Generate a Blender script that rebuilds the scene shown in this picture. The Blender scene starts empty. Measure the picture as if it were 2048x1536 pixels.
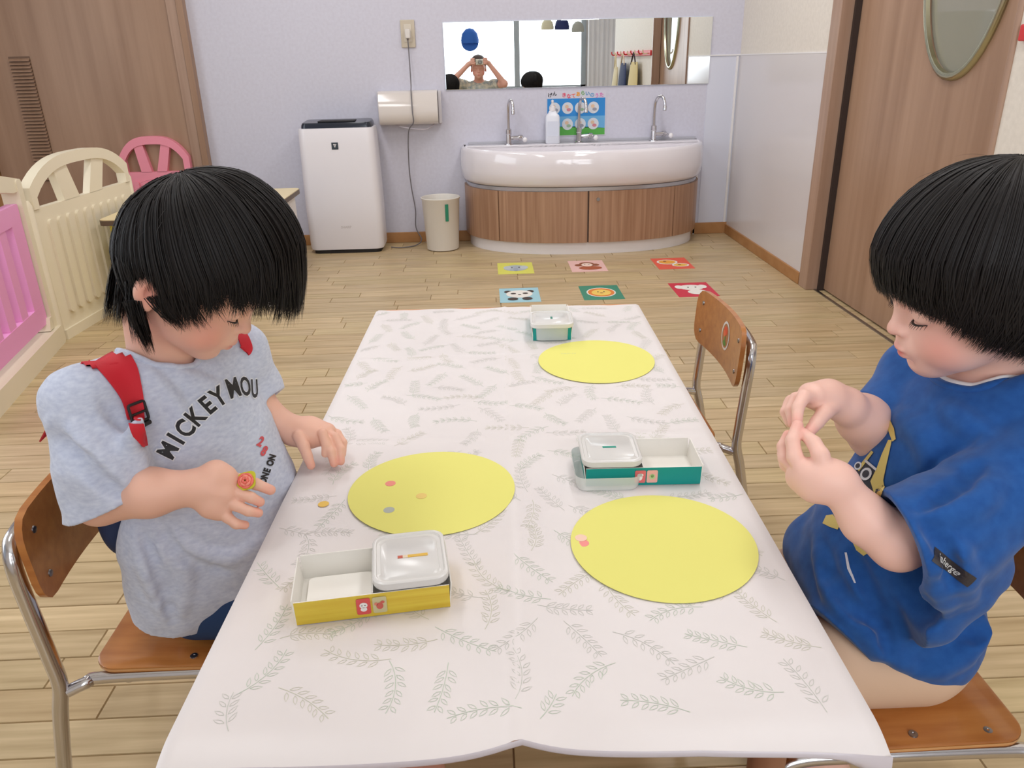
import bpy, bmesh, math, random
import numpy as np
from mathutils import Vector, Matrix, Euler
from mathutils.bvhtree import BVHTree

SC = bpy.context.scene
COL = SC.collection
PI = math.pi
rnd = random.Random(7)

# ------------------------------------------------------------------ camera, world, lamps, exposure
cam = bpy.data.objects.new('camera', bpy.data.cameras.new('camera'))
COL.objects.link(cam)
cam.data.sensor_fit = 'HORIZONTAL'; cam.data.sensor_width = 36.0
cam.data.lens = 36.0 * 1550.0 / 2048.0
cam.data.clip_start = 0.01; cam.data.clip_end = 60
cam.matrix_world = (Matrix.Translation((0, 0, 1.0)) @ Matrix.Rotation(math.radians(-1.6652), 4, 'Z')
                    @ Matrix.Rotation(math.radians(90 - 22.604), 4, 'X') @ Matrix.Rotation(math.radians(-1.35), 4, 'Z'))
SC.camera = cam
w = bpy.data.worlds.new('world'); SC.world = w; w.use_nodes = True
w.node_tree.nodes['Background'].inputs[0].default_value = (0.80, 0.88, 1.0, 1)
w.node_tree.nodes['Background'].inputs[1].default_value = 0.5
SC.view_settings.view_transform = 'Standard'; SC.view_settings.look = 'None'
SC.view_settings.gamma = 1.0; SC.view_settings.use_curve_mapping = False
SC.view_settings.exposure = 0.0

def area(name, loc, rot, sx, sy, power, col):
    l = bpy.data.lights.new(name, 'AREA'); l.shape = 'RECTANGLE'; l.size = sx; l.size_y = sy
    l.energy = power; l.color = col
    o = bpy.data.objects.new(name, l); COL.objects.link(o); o.location = loc; o.rotation_euler = rot
    return o
# daylight through the big window behind the photographer and from the glazed side on the left
area('daylight_window', (0.42, -1.53, 1.48), (PI / 2 + 0.05, 0, 0), 1.86, 1.62, 44, (0.90, 0.95, 1.0))
area('daylight_side', (-3.3, 1.6, 1.5), (PI / 2, 0, -PI / 2), 2.6, 1.7, 34, (0.88, 0.94, 1.0))
for i, (lx, ly) in enumerate([(-0.9, 1.3), (0.75, 1.3), (-0.9, 3.4), (0.75, 3.4)]):
    area('ceiling_lamp_light', (lx, ly, 2.395), (0, 0, 0), 0.28, 1.2, 10.5 if ly < 2 else 14, (0.99, 0.985, 1.0))

# ------------------------------------------------------------------ materials
def srgb(c):
    return tuple(((x / 255.0) / 12.92 if x / 255.0 <= 0.04045 else ((x / 255.0 + 0.055) / 1.055) ** 2.4) for x in c) + (1.0,)
def mat(name, col, rough=0.5, metal=0.0, spec=0.5, **k):
    m = bpy.data.materials.new(name); m.use_nodes = True
    nt = m.node_tree; b = nt.nodes['Principled BSDF']
    b.inputs['Base Color'].default_value = srgb(col); b.inputs['Roughness'].default_value = rough
    b.inputs['Metallic'].default_value = metal; b.inputs['Specular IOR Level'].default_value = spec
    if 'trans' in k: b.inputs['Transmission Weight'].default_value = k['trans']
    if 'alpha' in k: b.inputs['Alpha'].default_value = k['alpha']
    if 'sss' in k:
        b.inputs['Subsurface Weight'].default_value = k['sss']
        b.inputs['Subsurface Radius'].default_value = (0.012, 0.005, 0.003); b.inputs['Subsurface Scale'].default_value = 1.0
    if 'coat' in k: b.inputs['Coat Weight'].default_value = k['coat']; b.inputs['Coat Roughness'].default_value = 0.1
    if 'sheen' in k: b.inputs['Sheen Weight'].default_value = k['sheen']
    if 'emit' in k: b.inputs['Emission Color'].default_value = srgb(col); b.inputs['Emission Strength'].default_value = k['emit']
    if 'aniso' in k: b.inputs['Anisotropic'].default_value = k['aniso']
    return m
def node(m, t, **kw):
    n = m.node_tree.nodes.new(t)
    for a, v in kw.items():
        if a.startswith('i_'): n.inputs[a[2:].replace('_', ' ')].default_value = v
        else: setattr(n, a, v)
    return n
def link(m, a, b): m.node_tree.links.new(a, b)
def coord(m, scale, rot=(0, 0, 0)):
    g = node(m, 'ShaderNodeNewGeometry'); p = node(m, 'ShaderNodeMapping')
    p.inputs['Scale'].default_value = scale; p.inputs['Rotation'].default_value = rot
    link(m, g.outputs['Position'], p.inputs['Vector']); return p.outputs['Vector']
def ocoord(m, scale):
    g = node(m, 'ShaderNodeTexCoord'); p = node(m, 'ShaderNodeMapping')
    p.inputs['Scale'].default_value = scale
    link(m, g.outputs['Object'], p.inputs['Vector']); return p.outputs['Vector']
def noisy(m, c1, c2, scale=(1, 1, 1), ns=5.0, detail=4.0, lo=0.3, hi=0.7, bump=0.0, dist=0.0, obj=False, tone=False, bd=0.002):
    """noise between two colours on the object, optional fine relief"""
    v = ocoord(m, scale) if obj else coord(m, scale)
    if tone:
        at = node(m, 'ShaderNodeAttribute', attribute_name='tone')
        ad = node(m, 'ShaderNodeVectorMath', operation='ADD'); sc_ = node(m, 'ShaderNodeVectorMath', operation='SCALE')
        link(m, at.outputs['Color'], sc_.inputs[0]); sc_.inputs['Scale'].default_value = 37.0
        link(m, v, ad.inputs[0]); link(m, sc_.outputs[0], ad.inputs[1]); v = ad.outputs[0]
    n = node(m, 'ShaderNodeTexNoise', i_Scale=ns, i_Detail=detail, i_Distortion=dist); link(m, v, n.inputs['Vector'])
    r = node(m, 'ShaderNodeValToRGB'); r.color_ramp.elements[0].position = lo; r.color_ramp.elements[1].position = hi
    r.color_ramp.elements[0].color = srgb(c1); r.color_ramp.elements[1].color = srgb(c2)
    link(m, n.outputs['Fac'], r.inputs['Fac'])
    b = m.node_tree.nodes['Principled BSDF']; out = r.outputs['Color']
    if tone:
        mx = node(m, 'ShaderNodeMix', data_type='RGBA', blend_type='MULTIPLY'); mx.inputs['Factor'].default_value = 1.0
        link(m, out, mx.inputs['A']); link(m, at.outputs['Color'], mx.inputs['B']); out = mx.outputs['Result']
    link(m, out, b.inputs['Base Color'])
    if bump:
        bp = node(m, 'ShaderNodeBump', i_Strength=bump, i_Distance=bd)
        link(m, n.outputs['Fac'], bp.inputs['Height']); link(m, bp.outputs[0], b.inputs['Normal'])
    return m
def vcol(m, attr='col', mul=None):
    at = node(m, 'ShaderNodeAttribute', attribute_name=attr)
    link(m, at.outputs['Color'], m.node_tree.nodes['Principled BSDF'].inputs['Base Color']); return m

M = {}
M['wall'] = noisy(mat('wallpaper', (205, 203, 212), 0.75, spec=0.3), (201, 199, 211), (207, 206, 218), ns=60, bump=0.12)
M['panel'] = mat('wall_panel', (212, 214, 226), 0.22, spec=0.4)
M['wall_r'] = noisy(mat('wallpaper_right', (222, 216, 206), 0.7, spec=0.3), (220, 213, 202), (228, 221, 210), ns=60, bump=0.12)
M['panel_r'] = mat('wall_panel_right', (216, 211, 211), 0.16, spec=0.45)
M['ceiling'] = mat('ceiling_board', (235, 232, 228), 0.9)
M['white'] = mat('white_gloss', (236, 232, 233), 0.25)
M['whitem'] = mat('white_matt', (232, 229, 228), 0.55)
M['door'] = noisy(mat('door_veneer', (160, 128, 105), 0.35, spec=0.3), (149, 117, 94), (173, 141, 117), scale=(9, 9, 0.45), ns=1.6, detail=5, lo=0.3, hi=0.72)
M['jamb'] = noisy(mat('door_jamb', (160, 130, 110), 0.35, spec=0.35), (156, 126, 106), (178, 148, 128), scale=(14, 14, 0.5), ns=2.2, detail=5)
M['dark'] = mat('dark_gap', (52, 38, 32), 0.7)
M['base'] = noisy(mat('baseboard', (170, 122, 74), 0.45), (162, 112, 64), (180, 132, 84), scale=(3, 3, 3), ns=4)
M['floor'] = noisy(mat('floor_vinyl', (180, 150, 110), 0.36, spec=0.4), (174, 152, 115), (210, 188, 151), scale=(1.6, 26, 1), ns=2.3, detail=6, lo=0.28, hi=0.74, tone=True)
M['gap'] = mat('floor_joint', (166, 140, 106), 0.6)
M['chairwood'] = noisy(mat('chair_plywood', (178, 112, 52), 0.28, spec=0.5, coat=0.3), (166, 98, 42), (190, 124, 62), scale=(4, 26, 26), ns=2.2, detail=5, obj=True)
M['plyedge'] = noisy(mat('plywood_edge', (205, 150, 96), 0.5), (196, 136, 80), (216, 168, 116), scale=(2, 2, 300), ns=3, obj=True)
M['chrome'] = mat('chrome', (206, 204, 206), 0.16, metal=1.0)
M['steel'] = mat('steel_screw', (150, 148, 150), 0.3, metal=1.0)
M['orange'] = mat('table_edge', (214, 140, 82), 0.45)
M['cabwood'] = noisy(mat('sink_cabinet_veneer', (160, 124, 98), 0.35), (150, 112, 86), (178, 140, 112), scale=(30, 30, 0.8), ns=2.4, detail=5)
M['ceramic'] = mat('ceramic', (233, 228, 232), 0.07, spec=0.6, coat=0.5)
M['beige'] = mat('beige_plastic', (200, 192, 184), 0.4)
M['cord'] = mat('cord', (112, 108, 112), 0.5)
M['black'] = mat('black_gloss', (34, 40, 52), 0.15)
M['blackm'] = mat('black_matt', (26, 24, 26), 0.6)
M['green'] = mat('green_tape', (14, 150, 142), 0.4, spec=0.35)
M['greend'] = mat('green_label', (40, 134, 104), 0.5)
M['yellowtape'] = noisy(mat('yellow_tape', (224, 196, 70), 0.35, spec=0.35), (214, 176, 52), (232, 208, 78), scale=(2, 2, 60), ns=2.5)
M['card'] = mat('white_card', (238, 234, 226), 0.5)
M['plastic'] = mat('clear_plastic', (236, 233, 229), 0.22, spec=0.5, alpha=0.8)
M['plasticg'] = mat('clear_plastic_tub', (240, 240, 236), 0.25, spec=0.5, alpha=0.6)
M['yellow'] = mat('yellow_paper', (233, 228, 128), 0.8, spec=0.2)
M['cream'] = mat('cream_gate', (232, 221, 196), 0.42, spec=0.45)
M['pink'] = mat('pink_gate', (236, 158, 208), 0.42, spec=0.45)
M['pinkr'] = mat('rose_gate', (240, 148, 166), 0.42, spec=0.45)
M['lowtop'] = mat('low_table_top', (232, 214, 168), 0.35)
M['brownedge'] = mat('brown_edge', (98, 80, 66), 0.5)
M['yellowp'] = mat('yellow_panel', (222, 208, 58), 0.5)
M['mirror'] = mat('mirror_glass', (238, 242, 242), 0.0, metal=1.0)
M['glass'] = mat('oval_glass', (150, 148, 132), 0.04, spec=0.9, alpha=0.9)
M['metalg'] = mat('brushed_rim', (178, 176, 150), 0.25, metal=1.0)
M['alu'] = mat('window_aluminium', (170, 178, 182), 0.4, metal=0.2)
M['red'] = mat('red_plastic', (206, 48, 52), 0.45)
def C_(name, c, r=0.6, **k):
    if name not in M: M[name] = mat(name, c, r, **k)
    return M[name]

# ------------------------------------------------------------------ mesh helpers
class MB:
    """collects shapes; build() links them as one mesh object"""
    def __init__(s): s.v = []; s.f = []; s.mi = []; s.cur = 0
    def add(s, vs, fs):
        n = len(s.v); s.v += [tuple(p) for p in vs]; s.f += [tuple(i + n for i in f) for f in fs]; s.mi += [s.cur] * len(fs); return s
    def box(s, lo, hi, bev=0.0, rot=None, seg=2):
        lo = Vector(lo); hi = Vector(hi); c = (lo + hi) / 2; d = hi - lo
        bm = bmesh.new(); bmesh.ops.create_cube(bm, size=1.0)
        for v in bm.verts: v.co = Vector((v.co.x * d.x, v.co.y * d.y, v.co.z * d.z))
        if bev > 0: bmesh.ops.bevel(bm, geom=bm.edges[:], offset=min(bev, min(d) * 0.49), segments=seg, profile=0.5, affect='EDGES')
        if rot is not None:
            for v in bm.verts: v.co = rot @ v.co
        bm.verts.index_update()
        s.add([v.co + c for v in bm.verts], [[v.index for v in f.verts] for f in bm.faces]); bm.free(); return s
    def prism(s, poly, fn, t0, t1):
        """polygon (a,b) extruded; fn(a,b,t)->xyz"""
        n = len(poly)
        s.add([fn(a, b, t0) for a, b in poly] + [fn(a, b, t1) for a, b in poly],
              [list(range(n))[::-1], list(range(n, 2 * n))] + [[i, (i + 1) % n, n + (i + 1) % n, n + i] for i in range(n)]); return s
    def lathe(s, prof, c=(0, 0, 0), n=24, axis='z', sc=(1, 1), phi0=0.0):
        vs = []
        for r, h in prof:
            for k in range(n):
                a = 2 * PI * k / n + phi0; x, y = r * math.cos(a) * sc[0], r * math.sin(a) * sc[1]
                p = (x, y, h) if axis == 'z' else ((h, x, y) if axis == 'x' else (x, h, y))
                vs.append((p[0] + c[0], p[1] + c[1], p[2] + c[2]))
        fs = [[j * n + k, j * n + (k + 1) % n, (j + 1) * n + (k + 1) % n, (j + 1) * n + k] for j in range(len(prof) - 1) for k in range(n)]
        if prof[0][0] > 1e-6: fs.append(list(range(n))[::-1])
        if prof[-1][0] > 1e-6: fs.append([(len(prof) - 1) * n + k for k in range(n)])
        return s.add(vs, fs)
    def tube(s, path, r, n=10, cap=True):
        P = [Vector(p) for p in path]; m = len(P); R = r if hasattr(r, '__len__') else [r] * m
        T = [(P[min(i + 1, m - 1)] - P[max(i - 1, 0)]).normalized() for i in range(m)]
        u = T[0].orthogonal().normalized(); vs = []
        for i in range(m):
            u = (u - T[i] * u.dot(T[i])); u = u.normalized() if u.length > 1e-6 else T[i].orthogonal().normalized()
            w_ = T[i].cross(u)
            for k in range(n):
                a = 2 * PI * k / n; vs.append(P[i] + (u * math.cos(a) + w_ * math.sin(a)) * R[i])
        fs = [[i * n + k, i * n + (k + 1) % n, (i + 1) * n + (k + 1) % n, (i + 1) * n + k] for i in range(m - 1) for k in range(n)]
        if cap: fs += [list(range(n))[::-1], [(m - 1) * n + k for k in range(n)]]
        return s.add(vs, fs)
    def sphere(s, c, r, n=16, m=10):
        r = r if hasattr(r, '__len__') else (r, r, r); vs = []; 
        for j in range(m + 1):
            th = PI * j / m
            for k in range(n):
                a = 2 * PI * k / n
                vs.append((c[0] + r[0] * math.sin(th) * math.cos(a), c[1] + r[1] * math.sin(th) * math.sin(a), c[2] - r[2] * math.cos(th)))
        return s.add(vs, [[j * n + k, j * n + (k + 1) % n, (j + 1) * n + (k + 1) % n, (j + 1) * n + k] for j in range(m) for k in range(n)])
    def disc(s, fn, c, r, n=20):
        """flat ellipse; fn(a,b)->xyz"""
        r = r if hasattr(r, '__len__') else (r, r)
        return s.add([fn(c[0] + r[0] * math.cos(2 * PI * k / n), c[1] + r[1] * math.sin(2 * PI * k / n)) for k in range(n)], [list(range(n))])
    def build(s, name, m, parent=None, smooth=21):
        me = bpy.data.meshes.new(name); me.from_pydata(s.v, [], s.f); me.validate(); me.update()
        return link_mesh(name, me, m, parent, smooth, s.mi)
def link_mesh(name, me, m, parent=None, smooth=21, mi=None):
    ms = m if isinstance(m, (list, tuple)) else [m]
    for x in ms: me.materials.append(M[x] if isinstance(x, str) else x)
    if mi is not None and len(ms) > 1 and len(mi) == len(me.polygons): me.polygons.foreach_set('material_index', mi)
    bm = bmesh.new(); bm.from_mesh(me)
    if len(me.vertices) < 60000:
        bmesh.ops.recalc_face_normals(bm, faces=bm.faces[:])
        if smooth:
            lim = math.radians(smooth)
            for f in bm.faces: f.smooth = True
            for e in bm.edges: e.smooth = (len(e.link_faces) == 2 and e.calc_face_angle(0.0) < lim)
        bm.to_mesh(me)
    bm.free()
    o = bpy.data.objects.new(name, me); COL.objects.link(o)
    if parent: adopt(o, parent)
    return o
def adopt(o, p):
    o.parent = p
    if p.parent is None: o.matrix_parent_inverse = Matrix.Translation(-Vector(p.location))
def tag(o, label, cat, group=None, kind=None):
    o['label'] = label; o['category'] = cat
    if group: o['group'] = group
    if kind: o['kind'] = kind
    return o
def thing(name, label, cat, loc, group=None):
    o = bpy.data.objects.new(name, None); o.empty_display_size = 0.05; COL.objects.link(o); o.location = loc
    return tag(o, label, cat, group)
def struct(o, label=None):
    o['kind'] = 'structure'
    if label: o['label'] = label
    return o
def arc(c, r, a0, a1, n, fn):
    return [fn(c[0] + r * math.cos(a0 + (a1 - a0) * i / n), c[1] + r * math.sin(a0 + (a1 - a0) * i / n)) for i in range(n + 1)]
def rrect(x0, y0, x1, y1, r, n=5):
    p = []
    for cx, cy, a in ((x1 - r, y1 - r, 0), (x0 + r, y1 - r, PI / 2), (x0 + r, y0 + r, PI), (x1 - r, y0 + r, 1.5 * PI)):
        for i in range(n + 1): p.append((cx + r * math.cos(a + PI / 2 * i / n), cy + r * math.sin(a + PI / 2 * i / n)))
    return p
def text_mesh(txt, size, extrude=0.0, bold=0.0):
    cu = bpy.data.curves.new('txt', 'FONT'); cu.body = txt; cu.size = size; cu.extrude = extrude; cu.offset = bold
    cu.align_x = 'CENTER'; cu.align_y = 'CENTER'; cu.resolution_u = 3
    o = bpy.data.objects.new('txt', cu); COL.objects.link(o); dg = bpy.context.evaluated_depsgraph_get(); dg.update()
    me = bpy.data.meshes.new_from_object(o.evaluated_get(dg)); v = [tuple(p.co) for p in me.vertices]; f = [tuple(p.vertices) for p in me.polygons]
    bpy.data.objects.remove(o); bpy.data.curves.remove(cu); bpy.data.meshes.remove(me)
    return v, f
def smoothpath(pts, k=6):
    P = [Vector(p) for p in pts]; out = []
    for i in range(len(P) - 1):
        a = P[max(i - 1, 0)]; b = P[i]; c = P[i + 1]; d = P[min(i + 2, len(P) - 1)]
        for j in range(k):
            t = j / k
            out.append(0.5 * ((2 * b) + (c - a) * t + (2 * a - 5 * b + 4 * c - d) * t * t + (-a + 3 * b - 3 * c + d) * t ** 3))
    out.append(P[-1]); return out

# ------------------------------------------------------------------ the room
D = 4.70; XR = 1.47; XL = -3.4; YW = -1.5; ZC = 2.45
fl = struct(MB().box((XL, YW, -0.05), (2.4, D, -0.004)).build('floor', 'gap'))
# floor planks: the ones that show largest are parts, the rest one joined part
planks = []
y = -1.5; row = 0
while y < D - 0.001:
    y1 = min(y + 0.076, D); x = XL + rnd.uniform(-0.5, 0)
    while x < 2.4:
        L = rnd.choice((0.34, 0.46, 0.46, 0.62, 0.8)); x1 = min(x + L, 2.4); x0 = max(x, XL)
        if x1 > x0 + 0.03: planks.append((x0, x1, y, y1))
        x += L
    y = y1; row += 1
def plank_rank(p):
    cx = (p[0] + p[1]) / 2; cy = (p[2] + p[3]) / 2
    if cy < 0.3 or abs(cx) > cy * 0.66 + 0.45 or cx > 1.55: return 99
    if -0.26 < cx < 0.32 and 0.45 < cy < 1.5: return 50 + cy
    return cy
planks.sort(key=plank_rank)
toneset = [(1.0, .98, .96), (.93, .91, .88), (1.05, 1.03, 1.0), (.97, .96, .96), (.99, .95, .90), (1.02, 1.02, .95), (.95, .94, .90)]
def plank_mesh(ps, name, par, kind=None):
    vs = []; fs = []; cols = []
    for (x0, x1, y0, y1) in ps:
        g = 0.0007; b = 0.0012; n = len(vs); t = rnd.choice(toneset); j = rnd.uniform(0.965, 1.035)
        vs += [(x0 + g, y0 + g, -0.004), (x1 - g, y0 + g, -0.004), (x1 - g, y1 - g, -0.004), (x0 + g, y1 - g, -0.004),
               (x0 + g + b, y0 + g + b, 0), (x1 - g - b, y0 + g + b, 0), (x1 - g - b, y1 - g - b, 0), (x0 + g + b, y1 - g - b, 0)]
        fs += [[n + 4, n + 5, n + 6, n + 7]] + [[n + k, n + (k + 1) % 4, n + 4 + (k + 1) % 4, n + 4 + k] for k in range(4)]
        cols += [(t[0] * j, t[1] * j, t[2] * j, 1)] * 8
    me = bpy.data.meshes.new(name); me.from_pydata(vs, [], fs)
    a = me.color_attributes.new('tone', 'FLOAT_COLOR', 'POINT'); a.data.foreach_set('color', [c for q in cols for c in q])
    o = link_mesh(name, me, 'floor', par, 0)
    if kind: o['kind'] = kind
    return o
for p in planks[:300]: plank_mesh([p], 'plank', fl)
plank_mesh(planks[300:], 'plank', fl, 'stuff')

struct(MB().box((XL, YW - 0.1, ZC), (2.5, D + 0.1, ZC + 0.1)).build('ceiling', 'ceiling'))
struct(MB().box((XL, D, 0), (XR + 0.1, D + 0.1, ZC)).build('wall_back', 'wall'))
# glossy lower wall panels either side of the mirror and on the right wall
struct(MB().box((1.293, D - 0.004, 0.0), (XR, D + .01, 1.005)).build('trim_1', 'panel'), 'pale glossy lower wall panel right of the mirror')
wr = struct(MB().box((XR, 3.49, 0), (XR + 0.1, D, ZC)).build('wall_right', 'wall_r'))
MB().box((XR - 0.003, 3.50, 0.055), (XR + .01, D - .004, 1.003), 0.001).build('lower_panel', 'panel_r', wr)
MB().box((XR - 0.004, 3.50, 1.003), (XR + .01, D - .004, 1.009)).build('panel_cap', 'whitem', wr)
wr2 = struct(MB().box((XR, 0.25, 0), (XR + 0.1, 2.27, ZC)).build('wall_right_front', 'wall_r'))
struct(MB().box((XR, 2.27, 2.0), (XR + 0.1, 3.49, ZC)).build('wall_right_lintel', 'wall_r'))
struct(MB().box((XR + 0.1, 0.25, 0), (2.4, 0.35, ZC)).build('wall_right_return', 'wall'))
struct(MB().box((2.3, YW, 0), (2.4, 0.25, ZC)).build('wall_right_rear', 'whitem'))
struct(MB().box((XL - 0.1, YW, 0), (XL, D, 0.62)).build('wall_left', 'wall'))
struct(MB().box((XL - 0.1, YW, 2.4), (XL, D, ZC)).build('wall_left_lintel', 'wall'))
struct(MB().box((XL - 0.1, 3.0, 0.62), (XL, D, 2.4)).build('wall_left_rear', 'wall'))
# window wall behind the photographer
W0, W1, WZ0, WZ1 = -0.52, 1.36, 0.66, 2.30
ww = struct(MB().box((XL, YW, 0), (2.4, YW + 0.1, WZ0)).box((XL, YW, WZ1), (2.4, YW + 0.1, ZC)).box((XL, YW, WZ0), (W0, YW + 0.1, WZ1)).box((W1, YW, WZ0), (2.4, YW + 0.1, WZ1)).build('wall_front', 'whitem'))
wn = MB().box((W0, YW + 0.06, WZ0), (W0 + 0.06, YW + 0.12, WZ1)).box((W1 - 0.06, YW + 0.06, WZ0), (W1, YW + 0.12, WZ1)).box((W0, YW + 0.06, WZ0), (W1, YW + 0.12, WZ0 + 0.04)).box((W0, YW + 0.06, WZ1 - 0.05), (W1, YW + 0.12, WZ1)).build('window_1', 'alu')
struct(wn, 'wide aluminium sliding window behind the photographer, seen in the mirror')
MB().box((0.44, YW + 0.07, WZ0 + .04), (0.51, YW + 0.13, WZ1 - .05), 0.004).build('window_mullion', 'alu', wn)
MB().box((W0 - 0.03, YW + 0.1, WZ0 - 0.03), (W1 + 0.03, YW + 0.16, WZ0), 0.004).build('window_sill', 'whitem', wn)
# white pleated curtain beside the window
cv = []
n = 60
for i in range(n + 1):
    x = 1.38 + 0.5 * i / n; yy = YW + 0.16 + 0.012 * math.sin(i * 0.9) + 0.006 * math.sin(i * 0.37)
    cv += [(x, yy, 0.35), (x, yy, 2.3), (x, yy - .004, 0.35), (x, yy - .004, 2.3)]
cf = [[4 * i, 4 * i + 4, 4 * i + 5, 4 * i + 1] for i in range(n)] + [[4 * i + 2, 4 * i + 3, 4 * i + 7, 4 * i + 6] for i in range(n)]
tag(MB().add(cv, cf).build('curtain', 'whitem', None, 60), 'white pleated curtain beside the window, seen in the mirror', 'curtain')

# baseboards
for (a, b) in (((-1.565, D - .012, 0), (1.19, D, .062)), ((1.19, D - .012, 0), (XR, D - .004, .068))):
    struct(MB().box(a, b, 0.003).build('baseboard_back', 'base'))
struct(MB().box((XR - .012, 3.50, 0), (XR, D - .012, .056), 0.003).build('baseboard_right', 'base'))
struct(MB().box((1.447, D - 0.010, 0), (1.459, D - .004, 1.0)).build('trim_2', 'whitem'), 'thin white corner strip')
struct(MB().box((1.262, D - 0.012, 0), (1.272, D, .40)).build('trim_3', 'whitem'), 'thin white strip right of the sink')
struct(MB().box((1.293, D - 0.010, 1.003), (XR, D, 1.009)).build('trim_4', 'whitem'), 'thin ledge line right of the mirror')

# left door with air vent (in the back wall)
dl = struct(MB().box((-2.765, D - 0.030, 0.012), (-1.665, D, 2.02), 0.002).build('door_1', 'door'), 'wood veneer door with a tall louvred air vent')
MB().box((-2.560, D - 0.0312, 0.42), (-2.445, D - 0.029, 1.082)).build('vent_recess', C_('vent_recess', (112, 86, 68), .6), dl)
for k in range(36):
    z = 0.43 + k * 0.018
    me = MB().add([(-2.558, D - .044, z - .002), (-2.447, D - .044, z - .002), (-2.447, D - .030, z + .009), (-2.558, D - .030, z + .009),
                   (-2.558, D - .044, z + .002), (-2.447, D - .044, z + .002), (-2.447, D - .030, z + .013), (-2.558, D - .030, z + .013)],
                  [[0, 1, 2, 3], [4, 7, 6, 5], [0, 4, 5, 1], [3, 2, 6, 7], [0, 3, 7, 4], [1, 5, 6, 2]]).build('slat', 'door', dl, 0)
fr = struct(MB().box((-1.663, D - 0.045, 0), (-1.610, D, 2.06), 0.002).build('trim_5', 'jamb'), 'wood veneer frame of the left door')
struct(MB().box((-1.607, D - 0.056, 0), (-1.572, D, 2.06), 0.002).build('trim_6', 'door'), 'wood veneer outer frame of the left door')
struct(MB().box((-2.83, D - 0.05, 0), (-2.768, D, 2.06), 0.002).build('trim_7', 'base'), 'brown edge frame of the left door')
struct(MB().box((-2.769, D - 0.02, 0), (-2.764, D, 2.04)).build('trim_8', 'dark'))
struct(MB().box((-1.667, D - 0.02, 0), (-1.662, D, 2.04)).build('trim_9', 'dark'))

# right sliding door with oval window, set back in the right wall
XD = 1.535; oy, oz, oa, ob = 2.665, 1.33, 0.235, 0.40
N = 48
ov = [(oy + oa * math.cos(2 * PI * k / N), oz + ob * math.sin(2 * PI * k / N)) for k in range(N)]
y0, y1_, z0, z1 = 2.2, 3.46, 0.008, 2.0
outer = []
for k in range(N):
    a = 2 * PI * k / N; c, s_ = math.cos(a), math.sin(a); t = 1e9
    if c > 1e-9: t = min(t, (y1_ - oy) / c)
    if c < -1e-9: t = min(t, (y0 - oy) / c)
    if s_ > 1e-9: t = min(t, (z1 - oz) / s_)
    if s_ < -1e-9: t = min(t, (z0 - oz) / s_)
    outer.append((oy + c * t, oz + s_ * t))
for cy, cz in ((y0, z0), (y1_, z0), (y0, z1), (y1_, z1)):  # snap nearest ring vertex to each corner
    k = min(range(N), key=lambda i: (outer[i][0] - cy) ** 2 + (outer[i][1] - cz) ** 2); outer[k] = (cy, cz)
mb = MB(); vs = []
for xx in (XD, XD + 0.034): vs += [(xx, a, b) for a, b in ov] + [(xx, a, b) for a, b in outer]
fs = []
for k in range(N):
    q = (k + 1) % N
    fs += [[k, q, N + q, N + k], [2 * N + k, 3 * N + k, 3 * N + q, 2 * N + q], [k, 2 * N + k, 2 * N + q, q], [N + k, N + q, 3 * N + q, 3 * N + k]]
dr = struct(mb.add(vs, fs).build('door_2', 'door', None, 30), 'wood veneer sliding door with an oval window')
rim = MB(); vs = []
prof = [(0.000, -0.002), (0.004, -0.014), (0.016, -0.016), (0.026, -0.010), (0.028, 0.0)]
for (dr_, dx) in prof: vs += [(XD + dx, oy + (oa - .006 + dr_) * math.cos(2 * PI * k / N), oz + (ob - .006 + dr_) * math.sin(2 * PI * k / N)) for k in range(N)]
rim.add(vs, [[j * N + k, j * N + (k + 1) % N, (j + 1) * N + (k + 1) % N, (j + 1) * N + k] for j in range(4) for k in range(N)])
rim.build('window_rim', 'metalg', dr, 60)
MB().add([(XD + .006, a, b) for a, b in ov] + [(XD + .012, a, b) for a, b in ov], [list(range(N)), list(range(N, 2 * N))[::-1]]).build('window_pane', 'glass', dr, 0)
struct(MB().box((XR - .012, 3.402, 0), (XR + 0.08, 3.492, 2.03), 0.003).build('trim_10', 'jamb'), 'wood veneer frame beside the sliding door')
struct(MB().box((XR + .040, 3.385, 0), (XR + 0.064, 3.401, 2.0)).build('trim_11', 'dark'))
struct(MB().box((XR - .006, 2.262, 0), (XR + 0.062, 2.285, 2.03), 0.003).build('trim_12', 'jamb'), 'wood veneer frame at the near side of the sliding door')
struct(MB().box((XR + .025, 2.27, 0.0), (XR + .037, 3.4, 0.004)).build('trim_13', 'steel'), 'metal floor track of the sliding door')
struct(MB().box((XR + .1, 2.1, -.02), (XR + .12, 3.5, 2.0)).build('wall_beyond_door', 'whitem'))

# ceiling lights (outside the frame, they light the room)
for i, (lx, ly) in enumerate([(-0.9, 1.3), (0.75, 1.3), (-0.9, 3.4), (0.75, 3.4)]):
    t = thing('ceiling_light', 'long white ceiling light, ' + ['near left, over the girl', 'near right, over the boy', 'far left, over the air purifier', 'far right, over the sink'][i], 'ceiling light', (lx, ly, ZC), 'ceiling lights')
    MB().box((lx - 0.16, ly - 0.64, ZC - .035), (lx + .16, ly + .64, ZC), 0.006).build('light_housing', 'white', t)

# ------------------------------------------------------------------ mirror
t = thing('wall_mirror', 'wide frameless mirror on the wall above the sink', 'mirror', (0.55, D, .858))
MB().box((-0.197, D - .009, .858), (1.297, D - .001, 1.2045), 0.0015).build('mirror_glass', 'mirror', t, 0)
MB().box((-0.199, D - .0035, .856), (1.299, D - .0005, 1.2065)).build('mirror_edge', C_('mirror_edge', (206, 214, 226), .3), t)

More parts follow.
